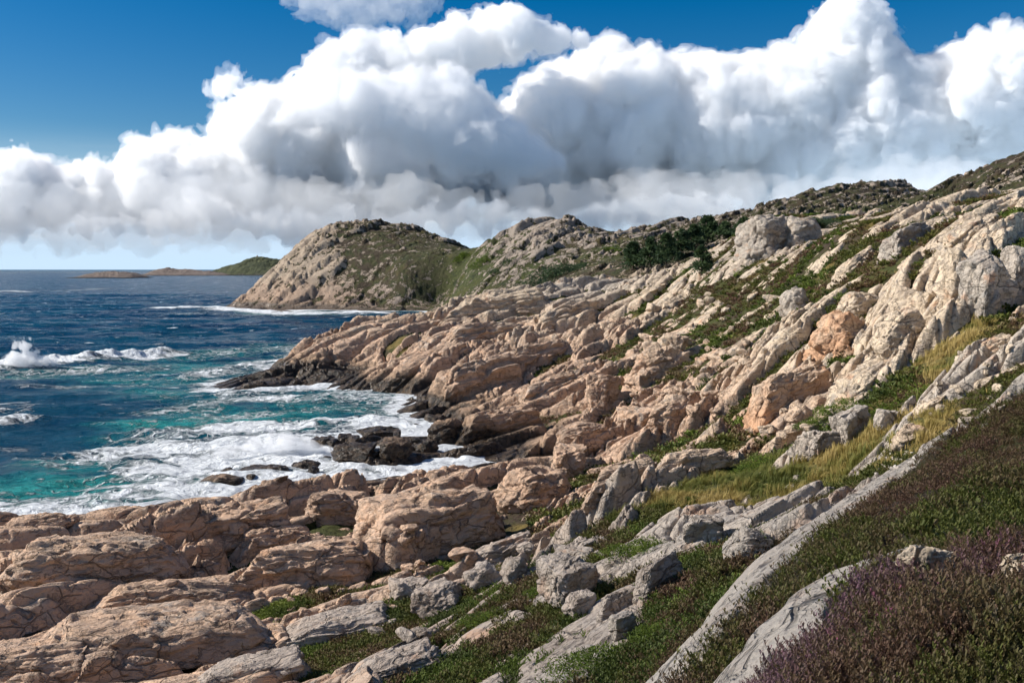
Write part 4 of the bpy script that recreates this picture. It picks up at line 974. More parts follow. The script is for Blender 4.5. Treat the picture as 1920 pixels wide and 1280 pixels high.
# px, py of the foot, width, height in photograph pixels, depth / width, shape, material, label
ROCKS = [
    ('granite_slab', (810, 1018, 330, 128, 0.55, 'slab', 'rock', 'large smooth pink granite slab with a tall shaded face above the pale rubble', 24)),
    ('boulder', (1000, 962, 150, 92, 0.8, 'dome', 'rock', 'deeply fractured pale boulder just right of the largest pink slab', 20)),
    ('boulder', (1064, 904, 100, 72, 0.8, 'block', 'rock', 'squarish pink boulder with a shaded flank, close to the sand coloured cove', 15)),
    ('granite_slab', (440, 1040, 250, 108, 0.5, 'slab', 'rock', 'pink slab with a rounded top split by a vertical crack at the surf side', 26)),
    ('granite_slab', (640, 985, 150, 72, 0.6, 'slab', 'rock', 'knobbly pink outcrop wedged between the cracked slab and the largest slab', 20)),
    ('granite_slab', (190, 1100, 330, 118, 0.5, 'slab', 'rock', 'broad pink slab with dark undercut front at the left edge above a black cleft', 24)),
    ('granite_slab', (585, 1108, 280, 104, 0.5, 'slab', 'rock', 'hump backed tan slab with a deep black hollow under its front', 24)),
    ('granite_slab', (520, 1046, 160, 66, 0.5, 'slab', 'rock', 'small reddish whaleback lying behind the hump backed tan slab', 26)),
    ('granite_slab', (330, 1142, 290, 82, 0.4, 'slab', 'rock', 'long low tan ledge running beside the black cleft', 26)),
    ('granite_slab', (290, 1262, 430, 136, 0.55, 'slab', 'rock', 'largest flat topped cracked slab close to the bottom left corner', 24)),
    ('granite_slab', (60, 1275, 260, 108, 0.6, 'slab', 'rock', 'coarse fissured slab filling the bottom left corner', 24)),
    ('granite_slab', (940, 1066, 170, 66, 0.45, 'slab', 'grey_rock', 'tilted smooth grey slab beside the pale broken rubble', 32)),
    ('granite_slab', (640, 1210, 230, 70, 0.5, 'slab', 'grey_rock', 'wide grey slab with a curved joint, below the white rubble strip', 28)),
    ('granite_slab', (750, 1278, 190, 70, 0.6, 'slab', 'grey_rock', 'rounded grey slab at the bottom edge left of the dark heath', 30)),
    ('granite_slab', (470, 1285, 230, 60, 0.5, 'slab', 'grey_rock', 'smooth grey slab at the bottom edge beside the mossy strip', 28)),
    ('boulder', (830, 1152, 120, 62, 0.7, 'block', 'grey_rock', 'blocky grey boulder with a dark right side at the edge of the heath')),
    ('boulder', (765, 1128, 75, 46, 0.7, 'block', 'grey_rock', 'low grey boulder with one bright edge above the blocky grey one')),
    ('boulder', (905, 1108, 84, 58, 0.8, 'angular', 'grey_rock', 'leaning grey boulder touching a rounder one in the heath')),
    ('boulder', (966, 1092, 62, 52, 0.9, 'dome', 'grey_rock', 'rounded grey boulder standing upright beside the leaning one')),
    ('boulder', (1060, 1142, 120, 104, 0.8, 'block', 'grey_rock', 'big stepped grey block with a flat top in the dark heath', 22)),
    ('boulder', (1088, 1156, 70, 56, 0.8, 'block', 'grey_rock', 'cubic grey block leaning against the front of the stepped block', 14)),
    ('boulder', (1075, 1062, 110, 44, 0.6, 'block', 'grey_rock', 'flat pale block lying behind the stepped block')),
    ('granite_slab', (1235, 1120, 130, 84, 0.45, 'slab', 'grey_rock', 'bent grey rock wall holding up the mossy terrace', 42)),
    ('granite_slab', (1160, 1150, 90, 50, 0.4, 'slab', 'grey_rock', 'lower end of the bent wall hidden in shade under the moss', 20)),
    ('boulder', (1162, 1200, 60, 56, 0.7, 'angular', 'grey_rock', 'small jagged rock poking out of the heath below the bent wall')),
    ('boulder', (1325, 1022, 74, 58, 0.8, 'angular', 'grey_rock', 'dark sided broken rock at the upper end of the mossy terrace')),
    ('boulder', (1402, 1046, 112, 62, 0.7, 'dome', 'grey_rock', 'smooth grey boulder leaning against the long pale rock ramp', 20)),
    ('granite_slab', (1450, 992, 180, 34, 0.45, 'slab', 'grey_rock', 'pale flat slab between the yellow meadow and the rock ramp', 14)),
    ('boulder', (1740, 1098, 112, 84, 0.6, 'angular', 'rock', 'pink and grey rock breaking through the purple heather', 10)),
    ('boulder', (1905, 1120, 80, 80, 0.8, 'angular', 'rock', 'cracked rock at the right edge among blooming heather')),
    ('boulder', (1530, 862, 100, 62, 0.8, 'block', 'grey_rock', 'dark grey square block at the head of the yellow meadow', 20)),
    ('granite_slab', (1590, 836, 110, 76, 0.5, 'block', 'grey_rock', 'shaded grey rock wall with vertical joints behind the square block', 34)),
    ('boulder', (1660, 806, 50, 40, 0.8, 'angular', 'grey_rock', 'pointed grey rock beside the narrow grassy cleft')),
    ('boulder', (1708, 838, 84, 46, 0.7, 'dome', 'rock', 'pale rounded boulder directly above the heap of white stones', 10)),
    ('boulder', (1240, 704, 112, 66, 0.8, 'angular', 'rock', 'largest angular pink boulder in the boulder field', 20)),
    ('boulder', (1262, 668, 56, 44, 0.8, 'angular', 'rock', 'upright pink boulder leaning behind the largest angular one')),
    ('boulder', (1492, 582, 64, 46, 0.8, 'dome', 'grey_rock', 'single round grey boulder on the mossy hillside')),
    ('granite_slab', (1575, 672, 170, 92, 0.7, 'dome', 'orange_rock', 'bulging pink dome with an orange stained flank on the right slope', 30)),
    ('granite_slab', (1640, 742, 190, 84, 0.6, 'slab', 'rock', 'grey veined dome standing in front of the bulging pink dome', 26)),
    ('granite_slab', (1478, 762, 200, 88, 0.4, 'slab', 'orange_rock', 'orange brown leaning rock face below the bulging pink dome', 34)),
    ('granite_slab', (1690, 640, 120, 66, 0.6, 'dome', 'rock', 'rounded pale rock on the shoulder of the bulging pink dome', 20)),
    ('granite_slab', (1612, 596, 120, 50, 0.5, 'dome', 'rock', 'smooth pale hump on the skyline of the pink dome', 20)),
    ('granite_slab', (1842, 606, 110, 140, 0.7, 'block', 'grey_rock', 'tall jointed grey cliff with dark vertical clefts', 30)),
    ('granite_slab', (1900, 580, 80, 120, 0.8, 'block', 'grey_rock', 'shaded cliff buttress at the right edge of the jointed cliff', 20)),
    ('granite_slab', (1790, 560, 70, 96, 0.8, 'block', 'rock', 'sunlit left buttress of the jointed cliff', 24)),
    ('boulder', (1728, 588, 90, 60, 0.8, 'block', 'rock', 'cluster like block of pale rock at the foot of the cliff', 12)),
    ('granite_slab', (1815, 458, 160, 60, 0.5, 'slab', 'rock', 'pale cap of bare rock above the jointed cliff', 22)),
    ('granite_slab', (1860, 412, 150, 44, 0.5, 'slab', 'rock', 'smooth pale slab below the tall hill at the right edge', 20)),
    ('granite_slab', (1700, 470, 150, 56, 0.4, 'slab', 'grey_rock', 'long grey rock wall shaded along its right side', 40)),
    ('granite_slab', (1610, 505, 120, 46, 0.5, 'slab', 'rock', 'pale ledge at the lower end of the long grey rock wall', 36)),
    ('granite_slab', (1430, 486, 130, 84, 0.8, 'dome', 'grey_rock', 'big grey knob of bare rock in the middle of the hillside', 24)),
    ('granite_slab', (1500, 458, 74, 54, 0.8, 'dome', 'grey_rock', 'dark round shoulder on the right of the big grey knob', 10)),
    ('granite_slab', (1850, 660, 120, 36, 0.5, 'slab', 'rock', 'flat pale ledge above the grassy gully on the right', 14)),
    ('granite_slab', (1870, 716, 150, 40, 0.4, 'slab', 'rock', 'long pale slab sloping to the grassy gully', 14)),
    ('granite_slab', (1760, 770, 110, 40, 0.45, 'slab', 'rock', 'low pale slab beside the narrow grassy cleft', 16)),
    ('granite_slab', (1830, 788, 90, 34, 0.5, 'block', 'rock', 'broken flat blocks above the heather edge', 10)),
    # ribs stepping down to the surf
    ('granite_slab', (690, 655, 212, 47, 0.40, 'slab', 'rock', 'rounded tan back of rock forming the crest of the dark point', 34)),
    ('granite_slab', (800, 690, 187, 51, 0.48, 'slab', 'rock', 'brown domed rock behind the black foot of the point', 36)),
    ('granite_slab', (940, 590, 212, 51, 0.40, 'slab', 'rock', 'smooth square ended pink block on the far crest of the ribs', 14)),
    ('granite_slab', (905, 640, 187, 46, 0.40, 'slab', 'rock', 'pink whaleback in front of the square ended block', 36)),
    ('granite_slab', (1060, 620, 187, 60, 0.40, 'slab', 'rock', 'long pink rib with a shaded end pointing at the knob', 38)),
    ('granite_slab', (900, 740, 187, 77, 0.40, 'slab', 'rock', 'dark footed pink rib dropping straight to the foam', 40)),
    ('granite_slab', (990, 700, 212, 64, 0.36, 'slab', 'rock', 'broken pink rib with three steps above the dark footed one', 38)),
    ('granite_slab', (1050, 745, 200, 60, 0.36, 'slab', 'rock', 'straight pink rib with a sharp lower edge in the middle of the slope', 36)),
    ('granite_slab', (940, 825, 200, 64, 0.36, 'slab', 'rock', 'tan rib with a smooth back just above the brown ledge', 36)),
    ('granite_slab', (1130, 760, 110, 62, 0.5, 'block', 'rock', 'row end of squared pink blocks below the largest angular boulder', 30)),
    ('boulder', (1190, 800, 90, 52, 0.7, 'block', 'rock', 'dark fronted block at the lower end of the boulder field')),
    ('granite_slab', (1100, 840, 120, 54, 0.5, 'dome', 'rock', 'rounded pink hump above the sand coloured cove', 30)),
    ('granite_slab', (1260, 800, 120, 62, 0.6, 'dome', 'rock', 'pale cracked hump at the foot of the orange rock face', 34)),
    ('granite_slab', (1170, 930, 187, 64, 0.32, 'slab', 'rock', 'pale pink spine of rock left of the meadow', 40)),
    ('granite_slab', (1300, 880, 162, 40, 0.40, 'slab', 'rock', 'low pale rocks among moss above the meadow', 20)),
    ('granite_slab', (845, 838, 100, 56, 0.6, 'dome', 'rock', 'brown wet ledge beside the white surf inlet', 34)),
    ('granite_slab', (880, 872, 137, 42, 0.40, 'slab', 'rock', 'reddish brown ledge at the head of the surf inlet', 26)),
    # black rocks in the surf
    ('boulder', (415, 918, 84, 32, 0.8, 'dome', 'rock', 'low brown wave washed rock farthest out in the surf', 10)),
    ('boulder', (500, 896, 110, 28, 0.7, 'dome', 'rock', 'long low brown rock beside the one farthest out in the surf', 16)),
    ('boulder', (572, 884, 56, 24, 0.8, 'dome', 'rock', 'small black rock awash behind the long low brown rock', 10)),
    ('boulder', (528, 858, 40, 16, 0.8, 'dome', 'rock', 'tiny dark rock alone in the foam', 10)),
    ('boulder', (662, 868, 92, 38, 0.7, 'block', 'rock', 'flat topped black rock of the reef with white foam all round', 14)),
    ('boulder', (745, 862, 80, 44, 0.7, 'angular', 'rock', 'jagged black rock right of the flat topped one on the reef', 20)),
    ('boulder', (715, 818, 100, 26, 0.6, 'angular', 'rock', 'ragged black skerry with weed at the back of the surf inlet', 24)),
    ('boulder', (630, 828, 60, 13, 0.6, 'angular', 'rock', 'thin black reef trailing left from the ragged skerry', 20)),
    ('boulder', (760, 884, 56, 24, 0.7, 'dome', 'rock', 'low black rock close in front of the largest pink slab', 10)),
    ('boulder', (800, 848, 50, 26, 0.8, 'dome', 'rock', 'dark brown boulder beside the reddish ledge of the inlet')),
    ('boulder', (480, 734, 60, 20, 0.6, 'dome', 'rock', 'black tip of the point breaking the foam', 30)),
    ('boulder', (556, 722, 40, 12, 0.6, 'dome', 'rock', 'small black rock in the foam beside the tip of the point', 30)),
    ('boulder', (80, 990, 130, 40, 0.6, 'dome', 'rock', 'dark wet rounded rock at the water on the left edge', 20)),
    ('boulder', (230, 972, 140, 24, 0.5, 'dome', 'rock', 'flat black rock rim between the turquoise surf and the pink slab', 20)),
]
# loose boulders: region of the photograph, how many, size range in photograph pixels, material, shared label, group
FIELDS = [
    (1180, 640, 1345, 790, 62, (12, 34), 'rock', 'pink boulder lying in the boulder field below the mossy hillside', 'boulders of the boulder field'),
    (735, 1000, 900, 1075, 20, (20, 52), 'rock', 'pale sharp edged block of the rubble below the largest pink slab', 'pale rubble blocks'),
    (530, 1110, 740, 1165, 16, (16, 40), 'rock', 'small whitish broken rock in the strip between tan and grey slabs', 'whitish broken rocks'),
    (1640, 850, 1725, 890, 34, (6, 14), 'white_rock', 'white stone in the small heap below the pale rounded boulder', 'heap of white stones'),
    (1200, 545, 1480, 690, 56, (12, 34), 'rock', 'pale knob of rock sticking out of the moss on the middle hillside', 'pale knobs on the hillside'),
    (1380, 770, 1560, 830, 16, (18, 40), 'rock', 'pale rock of the cluster above the juniper and meadow', 'rock cluster above the meadow'),
    (880, 1010, 1130, 1110, 14, (18, 40), 'grey_rock', 'grey rock half sunk in the dark heath of the foreground', 'grey rocks in the heath'),
    (640, 1160, 820, 1250, 10, (20, 44), 'grey_rock', 'grey rock in the mossy strip near the bottom edge', 'grey rocks in the moss'),
    (1720, 620, 1900, 800, 16, (12, 34), 'rock', 'pale loose rock on the right hand grassy ledges', 'loose rocks on the grassy ledges'),
    (720, 775, 850, 860, 16, (14, 38), 'rock', 'wet dark rock piled around the surf inlet', 'wet rocks of the inlet'),
    (590, 815, 770, 872, 22, (16, 54), 'rock', 'ragged black rock of the low reef in the surf', 'black rocks of the reef'),
    (380, 890, 590, 912, 7, (16, 44), 'rock', 'brown wave washed rock at the seaward end of the reef', 'brown rocks at the reef end'),
]
def build_rocks(land):
    for i, (name, spec) in enumerate(ROCKS):
        place_rock(land, name, spec, i)
    protos = []
    for k in range(14):
        V, Fa = rock_shape(5000 + k * 7, 4, (1.0, 0.8, 0.7), ('angular', 'block', 'block', 'dome')[k % 4])
        protos.append((V, Fa))
    cache = {}
    rng = random.Random(5)
    for fi, (x0, y0, x1, y1, n, (a, b), mat, label, group) in enumerate(FIELDS):
        for j in range(n):
            px, py = rng.uniform(x0, x1), rng.uniform(y0, y1)
            p = hit(land, px, py)
            w = a + (b - a) * rng.random() ** 1.8
            r = w * p.y / F_PX * 0.5
            if p.z < 0.1: p.z = 0.0
            k = rng.randrange(14)
            wl = 6.0 if label.split()[0] in ('wet', 'ragged', 'brown') else 1.4
            key = (k, mat, wl)
            if key not in cache:
                me = mesh_np('boulder', *protos[k], MAT[mat]); attr(me, 'wetline', np.full(len(protos[k][0]), wl)); cache[key] = me
            o = new_obj('boulder' if w > 14 else 'stone', cache[key])
            o.location = (p.x, p.y + r * 0.5, p.z + r * 0.22)
            o.rotation_euler = (rng.uniform(-0.4, 0.4), rng.uniform(-0.4, 0.4), rng.uniform(0, 6.28)); o.scale = (r * rng.uniform(0.9, 1.35), r * rng.uniform(0.8, 1.1), r * rng.uniform(0.75, 1.1))
            tag(o, label, 'boulder' if w > 14 else 'stone', group)
# ------------------------------------------------------------------ plants
def leaf_mat(name, stops, vary=0.35, spec=0.2, trans=0.25):
    """colour from the per-clump attribute 'hue' (0..1), lightened toward the tips by 'tip'"""
    m, t, o = new_mat(name); MAT[name] = m
    hue, tip = nattr(t, 'hue'), nattr(t, 'tip')
    c = nramp(t, hue, stops)
    c = nmix(t, nattr(t, 'bloom'), c, nramp(t, nattr(t, 'hue'), [(0.0, (0.20, 0.085, 0.13)), (0.5, (0.26, 0.12, 0.20)), (0.93, (0.30, 0.13, 0.24)), (1.0, (0.62, 0.14, 0.36))]))
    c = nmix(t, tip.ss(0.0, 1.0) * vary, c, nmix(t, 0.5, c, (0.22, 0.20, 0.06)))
    d = t.nodes.new('ShaderNodeBsdfPrincipled'); t.links.new(c.k, d.inputs['Base Color']); d.inputs['Roughness'].default_value = 0.6; d.inputs['Specular IOR Level'].default_value = spec
    tr = t.nodes.new('ShaderNodeBsdfTranslucent'); t.links.new(c.k, tr.inputs['Color'])
    mx = t.nodes.new('ShaderNodeMixShader'); mx.inputs[0].default_value = trans
    t.links.new(d.outputs[0], mx.inputs[1]); t.links.new(tr.outputs[0], mx.inputs[2]); t.links.new(mx.outputs[0], o.inputs[0])
def quads_from(base, ax, side, w0, w1):
    """ribbons: base (n,3), axis vector ax, side unit vector, half widths at foot and tip"""
    a = base - side * w0[:, None]; b = base + side * w0[:, None]
    c = base + ax + side * w1[:, None]; d = base + ax - side * w1[:, None]
    return np.stack([a, b, c, d], 1)
def heather_proto(rng, sprigs, leaves, spread, height, lw, ll):
    Q = []; T = []; B = []
    for s in range(sprigs):
        a = rng.uniform(0, 6.28); r = spread * math.sqrt(rng.random())
        root = np.array([r * math.cos(a) * 0.6, r * math.sin(a) * 0.6, -0.02]); h = height * rng.uniform(0.65, 1.15)
        lean = np.array([math.cos(a), math.sin(a), 0]) * r * 0.9 + rng.normal(0, 0.12 * height, 3) * [1, 1, 0]
        t = rng.uniform(0.12, 1.0, leaves); t[-1] = 1.0
        p = root + (lean + [0, 0, h]) * t[:, None] + rng.normal(0, 0.02 * height, (leaves, 3))
        az = rng.uniform(0, 6.28, leaves)
        ax = np.stack([np.cos(az) * 0.6, np.sin(az) * 0.6, np.full(leaves, 0.9)], 1) * (ll * rng.uniform(0.7, 1.3, leaves))[:, None]
        sd = np.stack([-np.sin(az), np.cos(az), rng.normal(0, 0.3, leaves)], 1)
        Q.append(quads_from(p, ax, sd, np.full(leaves, lw * 0.6), np.full(leaves, lw * 0.9)))
        T.append(np.repeat(t, 4).reshape(leaves, 4)); B.append(np.repeat((t > rng.uniform(0.55, 0.8)).astype(float), 4).reshape(leaves, 4))
    return np.concatenate(Q).astype(np.float32), np.concatenate(T), np.concatenate(B)
def grass_proto(rng, blades, spread, height, w):
    a = rng.uniform(0, 6.28, blades); r = spread * np.sqrt(rng.random(blades))
    base = np.stack([r * np.cos(a), r * np.sin(a), np.zeros(blades) - 0.03], 1)
    h = height * rng.uniform(0.5, 1.1, blades)
    lean = np.stack([np.cos(a) * 0.35 + 0.55, np.sin(a) * 0.35 - 0.15, np.full(blades, 0.85)], 1)
    mid = np.stack([np.cos(a) * 0.2 + 0.12, np.sin(a) * 0.2, np.full(blades, 1.0)], 1) * (h * 0.55)[:, None]
    sd = np.stack([-np.sin(a + 1), np.cos(a + 1), np.zeros(blades)], 1)
    q1 = quads_from(base, mid, sd, np.full(blades, w), np.full(blades, w * 0.8))
    q2 = quads_from(base + mid, lean * (h * 0.55)[:, None], sd, np.full(blades, w * 0.8), np.full(blades, w * 0.15))
    T = np.concatenate([np.tile([0, 0, 0.5, 0.5], (blades, 1)), np.tile([0.5, 0.5, 1, 1], (blades, 1))])
    return np.concatenate([q1, q2]).astype(np.float32), T, np.zeros_like(T)
def scatter(name, protos, pos, scale, hue, bloom, mat, label, seed, kind='stuff'):
    rng = np.random.default_rng(seed)
    pk = rng.integers(0, len(protos), len(pos)); ang = rng.uniform(0, 6.28, len(pos))
    Vs, hs, ts, bs = [], [], [], []
    for k, (Q, T, B) in enumerate(protos):
        s = np.where(pk == k)[0]
        if not len(s): continue
        c, n = np.cos(ang[s])[:, None, None], np.sin(ang[s])[:, None, None]
        if name.endswith('grass'): c, n = np.cos(ang[s] * 0.2)[:, None, None], np.sin(ang[s] * 0.2)[:, None, None]
        q = Q[None]
        P = np.stack([q[..., 0] * c - q[..., 1] * n, q[..., 0] * n + q[..., 1] * c, np.broadcast_to(q[..., 2], (len(s),) + Q.shape[:2])], -1) * scale[s][:, None, None, None] + pos[s][:, None, None, :]
        Vs.append(P.reshape(-1, 3)); m = Q.shape[0] * 4
        hs.append(np.repeat(hue[s], m)); ts.append(np.tile(T.ravel(), len(s))); bs.append(np.repeat(bloom[s], m) * np.tile(B.ravel(), len(s)))
    V = np.concatenate(Vs)
    me = mesh_np(name, V, np.arange(len(V), dtype=np.int32).reshape(-1, 4), MAT[mat], smooth=False)
    attr(me, 'hue', np.concatenate(hs)); attr(me, 'tip', np.concatenate(ts)); attr(me, 'bloom', np.concatenate(bs))
    return tag(new_obj(name, me), label, None, kind=kind)
def spots(land, rng, n, u0, u1, d0, d1, need=0.03, power=1.0):
    """random ground points, even per square metre for power 2"""
    u = rng.uniform(u0, u1, n); e = rng.random(n)
    D = (d0 ** power + (d1 ** power - d0 ** power) * e) ** (1 / power)
    x = u * D; z, d, r = land.surface(x, D)
    k = d > need
    return np.stack([x, D, z], 1)[k].astype(np.float32), d[k]
def build_plants(land):
    leaf_mat('heather_leaf', [(0.0, (0.060, 0.078, 0.012)), (0.25, (0.105, 0.120, 0.020)), (0.5, (0.115, 0.086, 0.036)), (0.75, (0.130, 0.074, 0.044)), (1.0, (0.155, 0.078, 0.060))])
    leaf_mat('green_leaf', [(0.0, (0.035, 0.060, 0.010)), (0.4, (0.085, 0.135, 0.018)), (0.8, (0.145, 0.200, 0.026)), (1.0, (0.19, 0.235, 0.036))])
    leaf_mat('grass_blade', [(0.0, (0.075, 0.095, 0.018)), (0.3, (0.15, 0.15, 0.030)), (0.6, (0.30, 0.225, 0.065)), (1.0, (0.44, 0.32, 0.12))])
    leaf_mat('needle', [(0.0, (0.022, 0.044, 0.022)), (0.6, (0.045, 0.080, 0.034)), (1.0, (0.08, 0.12, 0.042))], vary=0.12)
    rng = np.random.default_rng(2)
    near = [heather_proto(rng, 10, 22, 0.12, 0.14, 0.0036, 0.017) for _ in range(5)]
    mid = [heather_proto(rng, 9, 13, 0.20, 0.15, 0.008, 0.034) for _ in range(5)]
    wide = [heather_proto(rng, 9, 9, 0.34, 0.22, 0.022, 0.075) for _ in range(5)]
    def hues(p, base):
        h = np.asarray(base) + 0.65 * fbm2(p[:, 0] / 3.0, p[:, 1] / 3.0, 3, 301) + 0.55 * fbm2(p[:, 0] / 0.7, p[:, 1] / 0.7, 2, 303) + rng.normal(0, 0.10, len(p))
        return np.clip(h, 0, 1)
    def bloom(p, base):
        return np.clip(base + 0.9 * fbm2(p[:, 0] / 1.5 + 9, p[:, 1] / 1.5, 3, 307) + rng.normal(0, 0.15, len(p)), 0, 1)
    # heather on the slope in front of the camera
    p, d = spots(land, rng, 5200, 0.12, 0.72, 2.3, 9.5, 0.02, 2)
    h = hues(p, 0.50); b = bloom(p, -0.22 + 0.60 * sstep(p[:, 1], 8.8, 6.3))
    scatter('heather', near, p, rng.uniform(0.75, 1.2, len(p)) * (1.1 + 0.8 * fbm2(p[:, 0] / 0.5, p[:, 1] / 0.5, 3, 351)), h, b, 'heather_leaf', 'purple flowering heather in the bottom right corner', 11)
    p, d = spots(land, rng, 19000, 0.10, 0.70, 9.0, 42.0, 0.03, 2)
    px = p[:, 0] / p[:, 1] * F_PX + CX
    p = p[(px > 1180) | (p[:, 1] < 24)]
    scatter('heather', mid, p, rng.uniform(0.7, 1.2, len(p)) * (1.15 + 0.8 * fbm2(p[:, 0] / 1.1, p[:, 1] / 1.1, 3, 350)), hues(p, 0.40 + 0.38 * sstep(p[:, 1], 13, 20) * sstep(p[:, 1], 34, 26)), bloom(p, -0.45) * 0.5, 'heather_leaf', 'dark brown heather covering the right hand slope', 12)
    c = np.array([hit(land, a, b_, 3.0)[:2] for a, b_ in ((1690, 1165), (1720, 1150), (1655, 1180), (1605, 1195), (1700, 1175))])
    q = c[rng.integers(0, 5, 15)] + rng.normal(0, 0.16, (15, 2))
    z, _, _ = land.surface(q[:, 0], q[:, 1])
    p = np.concatenate([q, z[:, None] + 0.05], 1).astype(np.float32)
    scatter('bell_heather', near, p, rng.uniform(0.55, 0.8, 15), np.ones(15), np.full(15, 0.75), 'heather_leaf', 'bright pink bell heather blossoms among the purple heather', 18)
    # dark heath and moss of the gully and the terraces
    p, d = spots(land, rng, 26000, -0.30, 0.30, 22.0, 66.0, 0.03, 2)
    g, l = grass_of(p[:, 0], p[:, 1]); k = g < 0.45
    p, l = p[k], l[k]
    green = (fbm2(p[:, 0] / 4.0, p[:, 1] / 4.0, 4, 311) + l * 0.5) > 0.10
    scatter('heath', wide, p[~green], rng.uniform(0.7, 1.3, (~green).sum()), hues(p[~green], 0.45), bloom(p[~green], -0.4) * 0.3, 'heather_leaf', 'dark heath filling the gully among the grey rocks', 13)
    scatter('crowberry', wide, p[green], rng.uniform(0.6, 1.1, green.sum()), hues(p[green], 0.30), bloom(p[green], -9), 'green_leaf', 'green crowberry and moss between the grey rocks', 14)
    p, d = spots(land, rng, 6000, 0.29, 0.68, 40.0, 64.0, 0.03, 2)
    g, l = grass_of(p[:, 0], p[:, 1]); p = p[g < 0.45]
    scatter('heath', wide, p, rng.uniform(0.6, 1.1, len(p)), hues(p, 0.30), np.zeros(len(p)), 'heather_leaf', 'olive and brown heath between the pale ledges on the right', 21)
    # yellow meadow grass
    gp = [grass_proto(rng, 26, 0.26, 0.42, 0.014) for _ in range(5)]
    p, d = spots(land, rng, 62000, 0.06, 0.60, 40.0, 128.0, -0.04, 2)
    g, l = grass_of(p[:, 0], p[:, 1]); k = (g + rng.normal(0, 0.12, len(g)) + 0.2 * fbm2(p[:, 0] / 3, p[:, 1] / 3, 3, 320)) > 0.42
    p = p[k]
    scatter('meadow_grass', gp, p, rng.uniform(0.6, 1.2, len(p)) * (1.0 + 0.9 * fbm2(p[:, 0] / 1.3, p[:, 1] / 1.3, 3, 352)), np.clip(0.42 + 1.1 * fbm2(p[:, 0] / 4.0, p[:, 1] / 2.5, 4, 321) + rng.normal(0, 0.12, len(p)), 0, 1), np.zeros(len(p)), 'grass_blade', 'straw yellow grass of the small meadow', 15)
    # scrub on the hillside further up
    p, d = spots(land, rng, 17000, 0.02, 0.66, 58.0, 104.0, 0.03, 2)
    g, l = grass_of(p[:, 0], p[:, 1]); p = p[g < 0.45]
    gr = fbm2(p[:, 0] / 5.0, p[:, 1] / 5.0, 3, 341) > 0.0
    scatter('heath', wide, p[~gr], rng.uniform(0.7, 1.3, (~gr).sum()), hues(p[~gr], 0.42), np.zeros((~gr).sum()), 'heather_leaf', 'brown heath on the ledges above the meadow', 19)
    scatter('crowberry', wide, p[gr], rng.uniform(0.7, 1.3, gr.sum()), hues(p[gr], 0.42), np.zeros(gr.sum()), 'green_leaf', 'green crowberry on the ledges above the meadow', 20)
    far = [heather_proto(rng, 7, 6, 0.55, 0.42, 0.08, 0.22) for _ in range(4)]
    p, d = spots(land, rng, 26000, 0.02, 0.66, 62.0, 230.0, 0.12, 2)
    g, l = grass_of(p[:, 0], p[:, 1]); k = g < 0.5; p = p[k]
    gr = fbm2(p[:, 0] / 8.0, p[:, 1] / 8.0, 3, 331) > 0.20
    scatter('heath', far, p[~gr], rng.uniform(0.6, 1.2, (~gr).sum()), hues(p[~gr], 0.50), np.zeros((~gr).sum()), 'heather_leaf', 'brown heath in the hollows of the hillside', 16)
    scatter('crowberry', far, p[gr], rng.uniform(0.6, 1.2, gr.sum()), hues(p[gr], 0.20), np.zeros(gr.sum()), 'green_leaf', 'green moss and crowberry in the hollows of the hillside', 17)
def clump_mesh(name, V, hue, tip, mat):
    me = mesh_np(name, V.reshape(-1, 3), np.arange(V.shape[0] * 4, dtype=np.int32).reshape(-1, 4), MAT[mat], smooth=False)
    attr(me, 'hue', np.repeat(hue, 4)); attr(me, 'tip', np.repeat(tip, 4)); attr(me, 'bloom', np.zeros(V.shape[0] * 4)); return me
def leafy_volume(rng, n, shape, size):
    """n leaf faces spread through lumps; shape(rng) gives a lump centre, radius"""
    Q = []; H = []; T = []
    lumps = [shape(rng) for _ in range(max(6, n // 45))]
    per = n // len(lumps)
    for c, r, h in lumps:
        d = rng.normal(0, 1, (per, 3)); d /= np.linalg.norm(d, axis=1)[:, None]; d[:, 2] = np.abs(d[:, 2]) * 0.9 - 0.2
        p = np.array(c) + d * (r * rng.uniform(0.55, 1.0, per) ** 0.6)[:, None]
        az = rng.uniform(0, 6.28, per)
        ax = d * 0.7 + rng.normal(0, 0.5, (per, 3)); ax /= np.linalg.norm(ax, axis=1)[:, None]
        sd = np.cross(ax, rng.normal(0, 1, (per, 3))); sd /= np.linalg.norm(sd, axis=1)[:, None] + 1e-6
        s = size * rng.uniform(0.6, 1.3, per)
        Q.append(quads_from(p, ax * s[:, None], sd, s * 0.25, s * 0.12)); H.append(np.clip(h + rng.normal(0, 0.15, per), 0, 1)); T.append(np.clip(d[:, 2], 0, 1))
    return np.concatenate(Q).astype(np.float32), np.concatenate(H), np.concatenate(T)
def bark_mat():
    m, t, o = new_mat('bark'); MAT['bark'] = m
    pos, _, _ = npos(t); principled(t, o, nmix(t, nnoise(t, pos, 3.0, 4), (0.05, 0.035, 0.025), (0.10, 0.075, 0.055)), 0.9)
